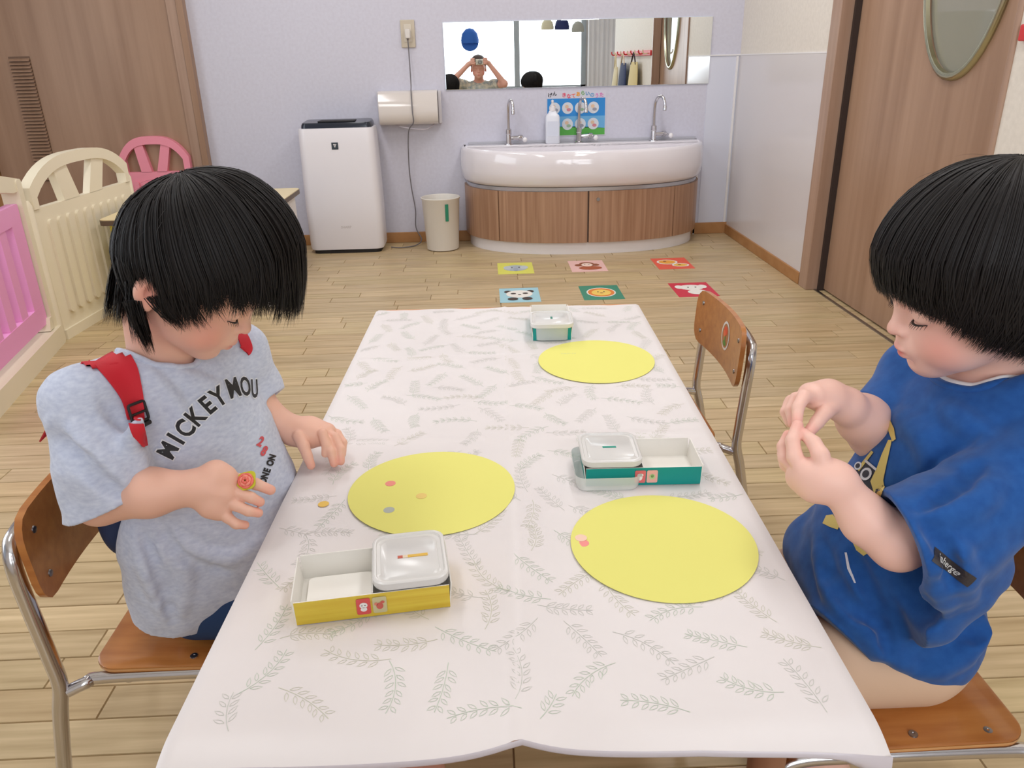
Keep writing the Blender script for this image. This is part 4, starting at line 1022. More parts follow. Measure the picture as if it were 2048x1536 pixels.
    def brow(h, parent, s_):
        mb = MB(); r2 = random.Random(3)
        for i in range(46):
            a = r2.uniform(-1, 1); z = .0135 + .0022 * (1 - a * a) + r2.uniform(-.0017, .0017)
            p = h.P(.0775 - .013 * ((a + 1) / 2) ** 2 + .0012, s_ * (.030 + .016 * a), z); q = p + h.k * (h.s * s_ * .006 + h.u * .0008 - h.f * .0014)
            mb.tube([tuple(p), tuple(q)], [.0003, .0001], 3)
        return mb.build('eyebrow', C_('brow', (70, 52, 46), .7), parent, 60)

def finger(S, P, r0, r1, k=.0022):
    n = len(P) - 1; r0 *= .97; r1 *= .98
    S.chain(P, [r0 + (r1 - r0) * i / n for i in range(n + 1)], k)

# ------------------------------------------------------------------ hair
M['hair'] = mat('black_hair', (20, 15, 14), .50, spec=.26, aniso=.5)
M['haircap'] = mat('black_hair_base', (15, 12, 11), .55, spec=.2)
M['hair'].node_tree.nodes['Principled BSDF'].inputs['Anisotropic Rotation'].default_value = 0.25
def interp(tab, a):
    tab = sorted(tab); n = len(tab); a = (a + 180) % 360 - 180
    for i in range(n):
        a0, v0 = tab[i]; a1, v1 = tab[(i + 1) % n]
        if i == n - 1: a1 += 360
        aa = a if a >= a0 else a + 360
        if a0 <= aa <= a1: t = (aa - a0) / max(a1 - a0, 1e-6); return v0 + (v1 - v0) * t
    return tab[0][1]
def hair(parent, h, Hc, rad, crown, ztab, n, seed, puff=0.0, wisp=0, spread=.008, inward=.10, lock=None, width=.0011):
    """Hc centre, rad radii in the head frame, crown: axis the strands leave from, ztab: world height where the strands end by world azimuth"""
    r_ = random.Random(seed); crown = np.array(crown, float); crown /= np.linalg.norm(crown); Hc = np.array(Hc, float); rad = np.array(rad, float)
    e1 = np.cross(crown, [0, 1, 0]); e1 /= np.linalg.norm(e1); e2 = np.cross(crown, e1)
    def surf(d, off):
        q = h.R.T @ d; return Hc + d * (1 / math.sqrt(((q / rad) ** 2).sum()) + off)
    def path(az, th0, off, zend, cv=0.0, ns=12):
        # az: world azimuth; great circle from crown towards that azimuth
        hd = np.array([math.cos(az), math.sin(az), 0.0]); tdir = hd - crown * (hd @ crown); tdir /= np.linalg.norm(tdir)
        P = []; th = th0; last = None
        while th < PI * .62:
            d = crown * math.cos(th) + tdir * math.sin(th); p = surf(d, off * min(1, .35 + th))
            if last is not None and (p[2] < zend): break
            if last is not None:
                v = (p - last) / np.linalg.norm(p - last)
                if v[2] < -.985 or (v @ hd) < -.02: break
            P.append(p); last = p; th += .13
        if len(P) and P[-1][2] > zend:
            p = P[-1].copy(); L = p[2] - zend; m = max(2, int(L / .012)); 
            inv = np.array([Hc[0] - p[0], Hc[1] - p[1], 0]); inv /= (np.linalg.norm(inv) + 1e-6)
            sd = np.array([-hd[1], hd[0], 0])
            for i in range(1, m + 1):
                t = i / m; P.append(p + np.array([0, 0, -L * t]) + inv * inward * L * t * t + sd * cv * L * t * t)
        return P
    # dark base cap under the strands
    NA = 72; NT = 14; vs = []; fs = []
    for i in range(NA):
        az = 2 * PI * i / NA; P = path(az, .02, -.0035, interp(ztab, math.degrees(az)) + .016)
        if len(P) < 2: P = P * 2
        L = [0.0]
        for a, b in zip(P[:-1], P[1:]): L.append(L[-1] + float(np.linalg.norm(b - a)))
        for j in range(NT + 1):
            t = L[-1] * j / NT; k = max(0, min(len(P) - 2, int(np.searchsorted(L, t)) - 1)); u = (t - L[k]) / max(L[k + 1] - L[k], 1e-6)
            vs.append(tuple(P[k] * (1 - u) + P[k + 1] * u))
    for i in range(NA):
        for j in range(NT): a = i * (NT + 1) + j; b = ((i + 1) % NA) * (NT + 1) + j; fs.append([a, b, b + 1, a + 1])
    base = MB().add(vs, fs).build('hair', 'haircap', parent, 180)
    base.modifiers.new('thickness', 'SOLIDIFY').thickness = .003
    V = []; Fc = []
    def strand(P, w0, sid):
        if len(P) < 3: return
        m = len(P); n0 = len(V)
        for i, p in enumerate(P):
            tg = P[min(i + 1, m - 1)] - P[max(i - 1, 0)]; tg /= (np.linalg.norm(tg) + 1e-9); o_ = p - Hc; o_ /= (np.linalg.norm(o_) + 1e-9)
            sd = np.cross(tg, o_); sd /= (np.linalg.norm(sd) + 1e-9); sd = sd * math.cos(sid) + np.cross(tg, sd) * math.sin(sid)
            ww = w0 * (1.0 if i < m - 3 else (m - 1 - i) / 3 * .85 + .1); nn = np.cross(sd, tg)
            V.extend([tuple(p - sd * ww), tuple(p + nn * ww * .6), tuple(p + sd * ww)])
        for i in range(m - 1):
            a = n0 + 3 * i; Fc.append((a, a + 1, a + 4, a + 3)); Fc.append((a + 1, a + 2, a + 5, a + 4))
    for i in range(n):
        az = r_.uniform(0, 2 * PI); zt_ = interp(ztab, math.degrees(az)); clump = math.sin(math.degrees(az) * 1.1 + 2) * .5 + math.sin(math.degrees(az) * .37)
        ze = zt_ + abs(r_.gauss(0, 1)) * spread - .003 + clump * spread * .4
        if r_.random() < .35: ze += r_.uniform(0, .05)
        P = path(az, r_.uniform(.02, 1.1) ** 1.0, r_.uniform(-.002, .004) + puff * r_.random() ** 3, ze, cv=r_.uniform(-.25, .25))
        strand(P, r_.uniform(.6, 1.2) * width, r_.uniform(-.5, .5))
    for i in range(wisp):   # loose flyaway hairs at the crown
        az = r_.uniform(0, 2 * PI); th = r_.uniform(.1, 1.0); hd = np.array([math.cos(az), math.sin(az), 0]); tdir = hd - crown * (hd @ crown); tdir /= np.linalg.norm(tdir)
        d = crown * math.cos(th) + tdir * math.sin(th); p = surf(d, 0); v = tdir * math.cos(th) - crown * math.sin(th) + d * r_.uniform(.15, .6) + np.array([r_.gauss(0, .25), r_.gauss(0, .25), 0]); P = []
        for k in range(9): P.append(p.copy()); p = p + v / np.linalg.norm(v) * .005; v = v - d * .07 + np.array([0, 0, -.02])
        strand(P, .00032, 0)
    if lock:
        for (p0, p1, cnt, rr) in lock:
            p0 = np.array(p0); p1 = np.array(p1)
            for i in range(cnt):
                j0 = np.array([max(-1.3, min(1.3, r_.gauss(0, 1))) * rr, max(-1.3, min(1.3, r_.gauss(0, 1))) * rr * .5, 0]); L = r_.uniform(.65, 1.0); q1 = p0 + (p1 - p0) * L + j0 * .5; q0 = p0 + j0
                P = [q0 + (q1 - q0) * t + np.array([.002 * math.sin(t * 3 + i), -.003 * math.sin(t * PI), 0]) for t in np.linspace(0, 1, 9)]
                strand(P, r_.uniform(.6, 1.1) * width * .8, r_.uniform(-.6, .6))
    me = bpy.data.meshes.new('hair_strands'); me.from_pydata(V, [], Fc); me.polygons.foreach_set('use_smooth', [True] * len(Fc)); me.materials.append(M['hair'])
    o = bpy.data.objects.new('hair_strands', me); COL.objects.link(o); adopt(o, base); o['kind'] = 'stuff'
    return base

def bvh_of(o): 
    me = o.data; n = len(me.vertices); co = np.empty(n * 3, np.float32); me.vertices.foreach_get('co', co)
    return BVHTree.FromPolygons([tuple(v) for v in co.reshape(-1, 3).tolist()], [tuple(p.vertices) for p in me.polygons])
def subdivide(vs, fs, maxlen):
    bm = bmesh.new(); bv = [bm.verts.new(v) for v in vs]
    for f in fs:
        try: bm.faces.new([bv[i] for i in f])
        except ValueError: pass
    bmesh.ops.triangulate(bm, faces=bm.faces[:])
    for _ in range(5):
        es = [e for e in bm.edges if e.calc_length() > maxlen]
        if not es: break
        bmesh.ops.subdivide_edges(bm, edges=es, cuts=1); bmesh.ops.triangulate(bm, faces=[f for f in bm.faces if len(f.verts) > 3])
    bm.verts.index_update(); r = [tuple(v.co) for v in bm.verts], [[v.index for v in f.verts] for f in bm.faces]; bm.free(); return r
def project(bvh, O, U, Vv, Nn, vs, fs, off=.0008, dist=.15, maxlen=.004):
    """lay a flat print (u,v) on the cloth: points start in front of it and are pressed on along -normal"""
    vs, fs = subdivide(vs, fs, maxlen); O = Vector(O); U = Vector(U); Vv = Vector(Vv); Nn = Vector(Nn).normalized(); out = []; ok = []
    for v in vs:
        p = O + U * v[0] + Vv * v[1]; hit = bvh.ray_cast(p + Nn * dist, -Nn, dist * 2.2)
        if hit[0] is None: out.append(tuple(p)); ok.append(False)
        else: out.append(tuple(hit[0] + hit[1] * (off if hit[1].dot(Nn) > 0 else -off))); ok.append(True)
    return out, [f for f in fs if all(ok[i] for i in f)]

# ================================================================== GIRL (left)
SK = (236, 186, 164)
girl = thing('person', 'toddler in a grey lettered t-shirt with red straps, sitting left and looking down', 'person', (-.40, .95, .27))
gh = Head((-.3535, .918, .779), math.radians(0), math.radians(37), 0.0, .97)
S = SDF((-.64, .70, .0), (-.09, 1.14, .92), .0016)
gh.build(S, -1)
S.cone(gh.P(-.030, 0, -.045), (-.415, .935, .655), .036, .040, .015)
th = math.radians(-33); Rg = np.stack([[math.cos(th), math.sin(th), 0], [-math.sin(th), math.cos(th), 0], [0, 0, 1]], 1)
S.ell((-.420, .938, .590), (.046, .085, .065), .02, Rg)
S.ell((-.41, .95, .48), (.060, .085, .10), .03, Rg)
S.ell((-.42, .955, .35), (.060, .085, .055), .03)
# near (right) arm, upper arm hanging, forearm across the belly
nS, nE, nW = (-.480, .838, .635), (-0.4688,0.8150,0.5298), (-0.3473,0.8000,0.5502)
S.chain([nS, nE], [.034, .029], .02); S.chain([nE, (-0.4011,0.8000,0.5459), nW], [.0275, .0275, .0195], .012)
S.chain([nW, (-0.3325,0.8000,0.5496), (-0.3181,0.8000,0.5422)], [.0190, .0190, .0165], .010)
S.chain([nW, (-0.3241,0.8060,0.5624), (-0.3139,0.8080,0.5576)], [.0165, .0160, .0135], .008)
S.chain([nW, (-0.3301,0.7950,0.5303), (-0.3217,0.7950,0.5217)], [.0165, .0160, .0125], .008)
finger(S, [(-0.3178,0.8120,0.5555), (-0.3009,0.8150,0.5497), (-0.2837,0.8170,0.5423), (-0.2675,0.8160,0.5340)], .0085, .0062)
finger(S, [(-0.3166,0.8040,0.5479), (-0.3019,0.8030,0.5398), (-0.2866,0.8010,0.5335), (-0.2778,0.8030,0.5258)], .0080, .0058)
finger(S, [(-0.3180,0.7970,0.5373), (-0.3041,0.7940,0.5284), (-0.2894,0.7930,0.5202), (-0.2796,0.7970,0.5145)], .0078, .0055)
finger(S, [(-0.3229,0.7930,0.5244), (-0.3130,0.7880,0.5155), (-0.3039,0.7860,0.5075), (-0.2952,0.7900,0.5031)], .0072, .0052)
finger(S, [(-0.3363,0.8220,0.5438), (-0.3254,0.8320,0.5202), (-0.3132,0.8350,0.5073)], .0090, .0062)
# far (left) arm reaching to the table
fS, fE, fW = (-.355, 1.035, .620), (-0.3347,1.0300,0.5401), (-0.2878,1.0220,0.5125)
S.chain([fS, fE], [.033, .027], .02); S.chain([fE, fW], [.0265, .0195], .012)
S.chain([fW, (-0.2680,1.0180,0.5088), (-0.2490,1.0120,0.5078)], [.0195, .0200, .0150], .010)
S.chain([fW, (-0.2651,1.0300,0.5109), (-0.2402,1.0240,0.5096)], [.0165, .0160, .0120], .010)
finger(S, [(-0.2756,1.0000,0.5148), (-0.2673,0.9880,0.5039), (-0.2622,0.9800,0.4928), (-0.2578,0.9750,0.4802)], .0095, .0062)
finger(S, [(-0.2514,1.0120,0.5111), (-0.2380,0.9980,0.5064), (-0.2300,0.9860,0.4955), (-0.2260,0.9780,0.4804)], .0082, .0058)
finger(S, [(-0.2447,1.0220,0.5107), (-0.2265,1.0060,0.5075), (-0.2175,0.9920,0.4958), (-0.2168,0.9820,0.4810)], .0080, .0056)
finger(S, [(-0.2458,1.0340,0.5082), (-0.2275,1.0260,0.5032), (-0.2177,1.0140,0.4950), (-0.2182,1.0040,0.4815)], .0078, .0054)
finger(S, [(-0.2419,1.0000,0.5182), (-0.2368,0.9900,0.5040), (-0.2386,0.9850,0.4924)], .0074, .0052)
# legs under the table
for yy in (.885, 1.010):
    S.chain([(-.42, yy, .322), (-.25, yy - .005, .320), (-.235, yy - .005, .19), (-.27, yy, .07)], [.046, .040, .033, .026], .02)
    S.chain([(-.27, yy, .055), (-.23, yy, .035), (-.19, yy, .028)], [.026, .024, .018], .015)
sp = gh.spots()
for q in ((-0.2675,0.8160,0.5340), (-0.2778,0.8030,0.5258), (-0.2796,0.7970,0.5145), (-0.2952,0.7900,0.5031), (-0.2578,0.9750,0.4802), (-0.2260,0.9780,0.4804), (-0.2168,0.9820,0.4810)): sp.append((q, .010, (232, 138, 122), .45))
gb = sdf_obj('body', S, 'skin', girl, paint(SK, sp))
gh.lash(girl, -1); gh.lash(girl, 1); gh.brow(girl, -1)
# t-shirt
M['greyshirt'] = noisy(mat('grey_jersey', (206, 210, 222), .85, spec=.15, sheen=.2), (186, 193, 214), (208, 214, 230), scale=(1, 1, 2.2), ns=120, detail=6, lo=.3, hi=.7, bump=.12, bd=.001)
th = math.radians(-33); gn_ = np.array([math.cos(th), math.sin(th), 0]); gl = np.array([-math.sin(th), math.cos(th), 0]); Rg = np.stack([gn_, gl, [0, 0, 1]], 1)
S = SDF((-.62, .74, .22), (-.20, 1.14, .74), .0020)
S.ell((-.418, .935, .600), (.068, .110, .085), .02, Rg)
S.ell((-.395, .945, .520), (.085, .112, .11), .03, Rg)
S.ell((-.385, .950, .445), (.100, .116, .10), .03, Rg)
S.ell((-.395, .952, .360), (.108, .128, .095), .03, Rg)
S.cone((-.430, .905, .652), (-.476, .845, .640), .038, .044, .02)
S.cone((-.400, .965, .655), (-.352, 1.030, .632), .036, .042, .02)
# lower front hem and the drape over the near hip
S.cone((-0.4390,0.8700,0.4275), (-0.4432,0.8700,0.3190), .050, .046, .03)
S.cone((-.335, .90, .40), (-.345, .92, .34), .05, .05, .03)
S.ripple(.0014, (52, 44, 38, 31)); S.ripple(.0007, (120, 90, 80, 60), 1.3)
folds(S, [[(-0.4078,0.8300,0.4789), (-0.3773,0.8300,0.4444), (-0.3482,0.8600,0.4107), (-0.3128,0.8800,0.4225)], [(-0.4500,0.8400,0.4559), (-0.4398,0.8300,0.4098), (-0.4384,0.8400,0.3389)], [(-0.3991,0.8400,0.4461), (-0.4012,0.8400,0.4005), (-0.4144,0.8400,0.3458)],
          [(-0.3900,0.8400,0.6800), (-0.3695,0.8300,0.6492), (-0.3669,0.8500,0.6077)], [(-0.3719,0.8400,0.6855), (-0.3424,0.8300,0.6730), (-0.3274,0.8600,0.6506)]], .006, .014, 'add', .004)
folds(S, [[(-0.4132,0.8300,0.4827), (-0.3923,0.8300,0.4302), (-0.3584,0.8600,0.3876)], [(-0.4394,0.8400,0.4628), (-0.4287,0.8300,0.4092), (-0.4302,0.8400,0.3304)]], .0035, .012, 'sub', -.001)
S.ripple(.0022, (38, 30, 70, 24), 2.1, (-.60, .76, .5), (-.40, .92, .64))
# openings
S.cut((-0.4304,0.8400,0.3123), (-.22, .0, -1.0), (-.60, .74, .18), (-.30, 1.12, .40))
S.cone((-.405, .935, .78), (-.412, .932, .672), .052, .044, .006, 'sub')
T = SDF((-.62, .74, .22), (-.20, 1.14, .74), .0020)                     # near sleeve
T.cone((-.474, .846, .645), (-0.4576,0.8200,0.5770), .044, .050, .016); T.cone((-0.4576,0.8200,0.5770), (-0.4534,0.8100,0.5045), .050, .056, .01)
folds(T, [[(-0.4661,0.8000,0.6356), (-0.4510,0.7850,0.6113), (-0.4181,0.7850,0.5718)], [(-0.3937,0.8000,0.6389), (-0.4124,0.8000,0.6020), (-0.4078,0.8000,0.5694)]], .006, .016, 'add', .004); folds(T, [[(-0.4869,0.8000,0.6177), (-0.4580,0.7850,0.5928), (-0.4327,0.7850,0.5562)], [(-0.4320,0.8000,0.6648), (-0.4114,0.8000,0.6334)]], .004, .016, 'sub', -.001)
T.ripple(.0020, (52, 44, 38, 31)); T.ripple(.0009, (120, 90, 80, 60), 1.3)
T.cut((-0.4437,0.8000,0.5350), (.34, -.10, -.93), (-.62, .74, .22), (-.20, 1.14, .74))
T.cone((-0.4529,0.8100,0.5010), (-0.4540,0.8180,0.5445), .047, .034, .004, 'sub')
S.merge(T, .012)
T = SDF((-.62, .74, .22), (-.20, 1.14, .74), .0020)                     # far sleeve
T.cone((-.352, 1.030, .632), (-0.3429,1.0450,0.5694), .040, .040, .015); T.cone((-0.3429,1.0450,0.5694), (-0.3304,1.0300,0.5200), .040, .040, .01)
T.ripple(.0012, (52, 44, 38, 31)); T.cut((-0.3299,1.0300,0.5534), (.55, -.2, -.75), (-.62, .74, .22), (-.20, 1.14, .74)); T.cone((-0.3293,1.0300,0.5280), (-0.3375,1.0400,0.5635), .036, .030, .004, 'sub')
S.merge(T, .012)
gs = sdf_obj('t_shirt', S, 'greyshirt', girl)
gbv = bvh_of(gs)
# neck binding
mb = MB(); ring = []
for i in range(40):
    a = 2 * PI * i / 40; d = Vector((math.cos(a), math.sin(a), 0)); p = Vector((-.411, .932, .690)) + d * .070
    hit = gbv.find_nearest(Vector((-.411, .932, .684)) + d * .049); ring.append(tuple(hit[0] + hit[1] * -.001) if hit[0] else tuple(p))
ring.append(ring[0]); mb.tube(smoothpath(ring[::2] + [ring[0]], 3), .0042, 8).build('collar', 'greyshirt', gs, 60)
# lettering on the chest, each letter pressed on the cloth
tilt = .20; gv = np.array([-gn_[0] * tilt, -gn_[1] * tilt, 1.0]); gv /= np.linalg.norm(gv); gN = np.array([gn_[0], gn_[1], tilt]); gN /= np.linalg.norm(gN)
gO = Vector((-0.3041,0.8700,0.5901))
def put_letter(ch, u, v, ang, size, m, bold=.0, name='printed_letter', par=None, O=gO, U=gl, Vv=gv, Nn=gN, bvh=None, sx=1.0, off=.0009):
    v_, f_ = text_mesh(ch, size, bold=bold)
    if not v_: return
    vs = [(u + (p[0] * sx * math.cos(ang) - p[1] * math.sin(ang)), v + (p[0] * sx * math.sin(ang) + p[1] * math.cos(ang)), 0) for p in v_]
    vs, fs = project(bvh or gbv, O, U, Vv, Nn, vs, f_, off)
    if fs: MB().add(vs, fs).build(name, m, par or gs, 0)
eyeN = None
def letter_at(ch, p, ang, size, sx, m, bold, name, off):
    N_ = (Vector((0, 0, 1)) - Vector(p)).normalized(); U_ = N_.cross(Vector((0, 0, 1))).normalized() * -1.0; V_ = N_.cross(U_)
    if V_.z < 0: V_ = -V_
    if U_.x < 0: U_ = -U_
    a = math.radians(ang); put_letter(ch, 0, 0, a, size, m, bold, name, None, Vector(p), U_, V_, N_, gbv, sx, off)
for ch, p, ang, sz, sx in (('M', (-0.3927,0.8500,0.5745), 50, .030, .95), ('I', (-0.3803,0.8500,0.5895), 46, .032, 1.0), ('C', (-0.3673,0.8500,0.6024), 42, .032, .95), ('K', (-0.3529,0.8500,0.6170), 38, .033, .95), ('E', (-0.3402,0.8600,0.6270), 31, .033, .95), ('Y', (-0.3292,0.8700,0.6333), 22, .034, .9),
                       ('M', (-0.3173,0.8900,0.6355), 8, .036, .72), ('O', (-0.3127,0.9200,0.6248), 1, .036, .55), ('U', (-0.3117,0.9500,0.6092), -6, .036, .45)):
    sz *= .97; sx *= .82; letter_at(ch, p, ang, sz, sx, C_('ink_halo', (232, 234, 240), .6), .0024, 'letter_outline', .0007)
    letter_at(ch, p, ang, sz, sx, C_('ink_black', (30, 30, 34), .6), .0009, 'printed_letter', .0013)
for ch, p in (('2', (-0.3018,0.9100,0.5519)), ('8', (-0.2993,0.9100,0.5380))): letter_at(ch, p, -35, .018, .7, C_('ink_red', (206, 84, 92), .6), .0008, 'printed_letter', .0010)
for ch, p in (('O', (-0.3062,0.9100,0.4944)), ('N', (-0.3024,0.9100,0.5025)), ('E', (-0.2988,0.9100,0.5098)), ('O', (-0.2965,0.9200,0.5155)), ('N', (-0.2928,0.9200,0.5236))): letter_at(ch, p, 62, .012, .8, C_('ink_black', (30, 30, 34), .6), .0006, 'printed_letter', .0010)
# red shoulder straps with a buckle, navy backpack behind
bp = thing('backpack', 'navy backpack with red shoulder straps worn by the toddler on the left', 'backpack', (-.50, .97, .38))
S = SDF((-.60, .80, .34), (-.44, 1.12, .66), .0030)
S.ell((-.497, .975, .50), (.038, .095, .115), .01); S.ell((-.500, .970, .44), (.036, .098, .070), .03)
sdf_obj('bag_body', S, C_('navy', (34, 48, 84), .8), bp)
def strap(path, w_, name, m, par, off=.0022, bvh=gbv, th=.0016, n_=8):
    P = smoothpath(path, n_); vs = []
    for i, p in enumerate(P):
        hit = bvh.find_nearest(p); c = hit[0]; nn = hit[1]
        if (Vector(p) - c).dot(nn) < 0 and (Vector(p) - c).length > .03: nn = nn
        tg = (P[min(i + 1, len(P) - 1)] - P[max(i - 1, 0)]).normalized(); sd = tg.cross(nn).normalized()
        for s_ in (-1, 0, 1):
            q = c + sd * w_ * s_; h2 = bvh.find_nearest(q); vs += [tuple(h2[0] + h2[1] * off)]
    fs = [[3 * i + k, 3 * i + 3 + k, 3 * i + 4 + k, 3 * i + 1 + k] for i in range(len(P) - 1) for k in range(2)]
    o = MB().add(vs, fs).build(name, m, par, 180); md = o.modifiers.new('thickness', 'SOLIDIFY'); md.thickness = th; md.offset = 0; return o
def cast(p, bvh, off=.002, eye=(0, 0, 1)):
    e = Vector(eye); d = (Vector(p) - e).normalized(); hit = bvh.ray_cast(e, d)
    if hit[0] is None: hit = bvh.find_nearest(Vector(p))
    nn = hit[1] if hit[1].dot(-d) > 0 else -hit[1]
    return hit[0] + nn * off
def band(Lp, Rp, name, m, par, pre=(), off=.0024, bvh=gbv, nc=7):
    """webbing laid on the shirt between a left and a right edge; pre: edge points behind the shoulder"""
    Lq = smoothpath([tuple(p) for p in Lp], 4); Rq = smoothpath([tuple(p) for p in Rp], 4); rows = []
    for a_, b_ in zip(Lq, Rq): rows.append([cast(a_.lerp(b_, k / (nc - 1)), bvh, off) for k in range(nc)])
    if pre:
        first = rows[0]; q = []
        for j in range(len(pre[0])): q.append([Vector(pre[0][j]).lerp(Vector(pre[1][j]), k / (nc - 1)) for k in range(nc)])
        rows = q + rows
    vs = [tuple(p) for r in rows for p in r]
    o = MB().add(vs, [[nc * i + k, nc * i + nc + k, nc * i + nc + 1 + k, nc * i + 1 + k] for i in range(len(rows) - 1) for k in range(nc - 1)]).build(name, m, par, 180)
    md = o.modifiers.new('thickness', 'SOLIDIFY'); md.thickness = .0020; md.offset = 0; return o
RED = C_('strap_red', (206, 28, 46), .65)
band([(-0.4674,0.8500,0.6998), (-0.4470,0.8300,0.6951), (-0.4315,0.8200,0.6823), (-0.4170,0.8100,0.6659), (-0.4138,0.8100,0.6523), (-0.4130,0.8100,0.6349)], [(-0.4383,0.8600,0.7214), (-0.4181,0.8500,0.7084), (-0.4041,0.8400,0.6885), (-0.3940,0.8200,0.6736), (-0.3907,0.8100,0.6539), (-0.3947,0.8100,0.6342)], 'shoulder_strap', RED, bp,
     pre=([(-.545, .855, .590)], [(-.525, .915, .610)]))
band([(-0.4045,0.8000,0.6343), (-0.4041,0.8000,0.6206), (-0.3993,0.8000,0.6059)], [(-0.3922,0.8000,0.6351), (-0.3933,0.8000,0.6214), (-0.3943,0.8000,0.6057)], 'lower_strap', RED, bp)
strap([(-.445, 1.02, .66), (-.39, 1.040, .676), (-0.3324,1.0000,0.6542), (-0.3284,0.9900,0.6490)], .008, 'shoulder_strap', RED, bp)
# buckle
bc = cast((-0.3971,0.7950,0.6499), gbv, 0.0); hit = gbv.find_nearest(bc); bc = hit[0] + hit[1] * .0075; bn = hit[1]; bt = (Vector((-0.3977,0.8000,0.6297)) - Vector((-0.4010,0.8050,0.6614))).normalized(); bt = (bt - bn * bt.dot(bn)).normalized(); bs = bt.cross(bn)
BF = lambda a, b, c_: tuple(bc + bs * a * .78 + bt * b * .85 + bn * c_)
def bbar(a0, b0, a1, b1, r_, par, nm='buckle_bar'): return MB().tube([BF(a0, b0, .001), BF(a1, b1, .001)], r_, 8).build(nm, 'blackm', par, 60)
bk_ = MB().tube([BF(x, y, .001) for x, y in rrect(-.0155, -.013, .0155, .013, .003, 3)] + [BF(.0155, .010, .001)], .0017, 8).build('buckle', 'blackm', bp, 60)
bbar(-.015, .001, .015, .001, .0016, bk_); bbar(-.015, .018, .013, .020, .0030, bk_)
# navy shorts
S = SDF((-.54, .80, .24), (-.15, 1.12, .42), .0025)
S.ell((-.430, .958, .328), (.068, .100, .056), .02)
for yy in (.890, 1.010): S.cone((-.41, yy, .324), (-.27, yy - .004, .320), .0540, .0510, .02)
S.cut((-.262, .9, .32), (1, 0, -.1), (-.30, .78, .22), (-.1, 1.14, .44))
sdf_obj('shorts', S, C_('navy_shorts', (30, 58, 100), .85), girl)
for yy in (.88, 1.01):
    MB().sphere((-.225, yy, .030), (.062, .028, .029), 18, 10).build('shoe', C_('shoe', (214, 210, 206), .6), girl, 60)
# ring with a rose
rc = Vector((-0.2918,0.8160,0.5460)); ax = (Vector((-0.2837,0.8170,0.5423)) - Vector((-0.3009,0.8150,0.5497))).normalized(); r1 = ax.orthogonal().normalized(); r2 = ax.cross(r1)
rg = thing('toy_ring', 'yellow toy ring with a coral rose on the toddler finger', 'ring', tuple(rc))
MB().tube([tuple(rc + (r1 * math.cos(a) + r2 * math.sin(a)) * .0086) for a in [2 * PI * k / 20 for k in range(21)]], .0018, 8).build('ring_band', C_('ringband', (226, 190, 50), .35), rg, 60)
up = Vector((.05, -.80, .60)).normalized(); ro = rc + up * .0100; e1 = up.orthogonal().normalized(); e2 = up.cross(e1)
RF = lambda a, b, c_: tuple(ro + e1 * a + e2 * b + up * c_)
MB().prism([(.0125 * math.cos(2 * PI * k / 24) * (1 + .10 * math.cos(4 * 2 * PI * k / 24)), .0105 * math.sin(2 * PI * k / 24) * (1 + .10 * math.cos(4 * 2 * PI * k / 24))) for k in range(24)], RF, -.002, .0012).build('rose_leaves', C_('ringleaf', (206, 204, 40), .4), rg, 40)
for j in range(3):
    for k in range(5):
        a0 = 2 * PI * k / 5 + j * .6; R0 = (.0078, .0052, .0026)[j]; z = (.002, .0034, .0046)[j]; P_ = []
        for q in range(6): a = a0 + 1.5 * q / 5; P_.append(RF(R0 * math.cos(a), R0 * math.sin(a), z + .0008 * math.sin(PI * q / 5)))
        MB().tube(P_, [.0009, .0016, .0019, .0019, .0016, .0009], 6).build('petal', C_('rose%d' % (j % 2), [(240, 120, 104), (250, 150, 130)][j % 2], .4), rg, 60)
hair(girl, gh, gh.P(.0165, 0, .028), (.0985, .089, .1000), (-.18, -.05, 1.0),
     [(-180, .720), (-165, .722), (-150, .735), (-138, .745), (-125, .780), (-115, .778), (-107, .742), (-98, .735), (-87, .742), (-69, .754), (-49, .745), (-30, .735), (-18, .722), (10, .718), (40, .73), (90, .74), (130, .73), (160, .72)],
     14500, 5, puff=.008, wisp=140, spread=.016, inward=.12, width=.0008, lock=[((-.392, .842, .765), (-0.3866,0.8450,0.6982), 170, .007), ((-.362, .838, .77), (-0.3431,0.8380,0.7279), 130, .009), ((-0.4114,0.9100,0.8183), (-0.4564,0.9000,0.7184), 380, .010), ((-0.3969,0.8750,0.8027), (-0.4293,0.8750,0.7239), 300, .010), ((-0.3887,0.8550,0.7847), (-0.4037,0.8550,0.7085), 160, .008)])

# ================================================================== BOY (right)
boy = thing('person', 'toddler in a blue t-shirt with a bowl cut, sitting right and pinching his fingertips together', 'person', (.50, .80, .27))
bh = Head((.527, .785, .772), math.radians(172), math.radians(16), math.radians(-4), 1.02)
S = SDF((.24, .58, .0), (.70, .99, .90), .0016)
bh.build(S, 1)
S.cone(bh.P(-.030, 0, -.045), (.570, .800, .640), .038, .044, .015)
S.ell((.560, .80, .585), (.060, .100, .075), .02); S.ell((.53, .80, .46), (.075, .095, .12), .03); S.ell((.52, .80, .340), (.065, .09, .055), .03)
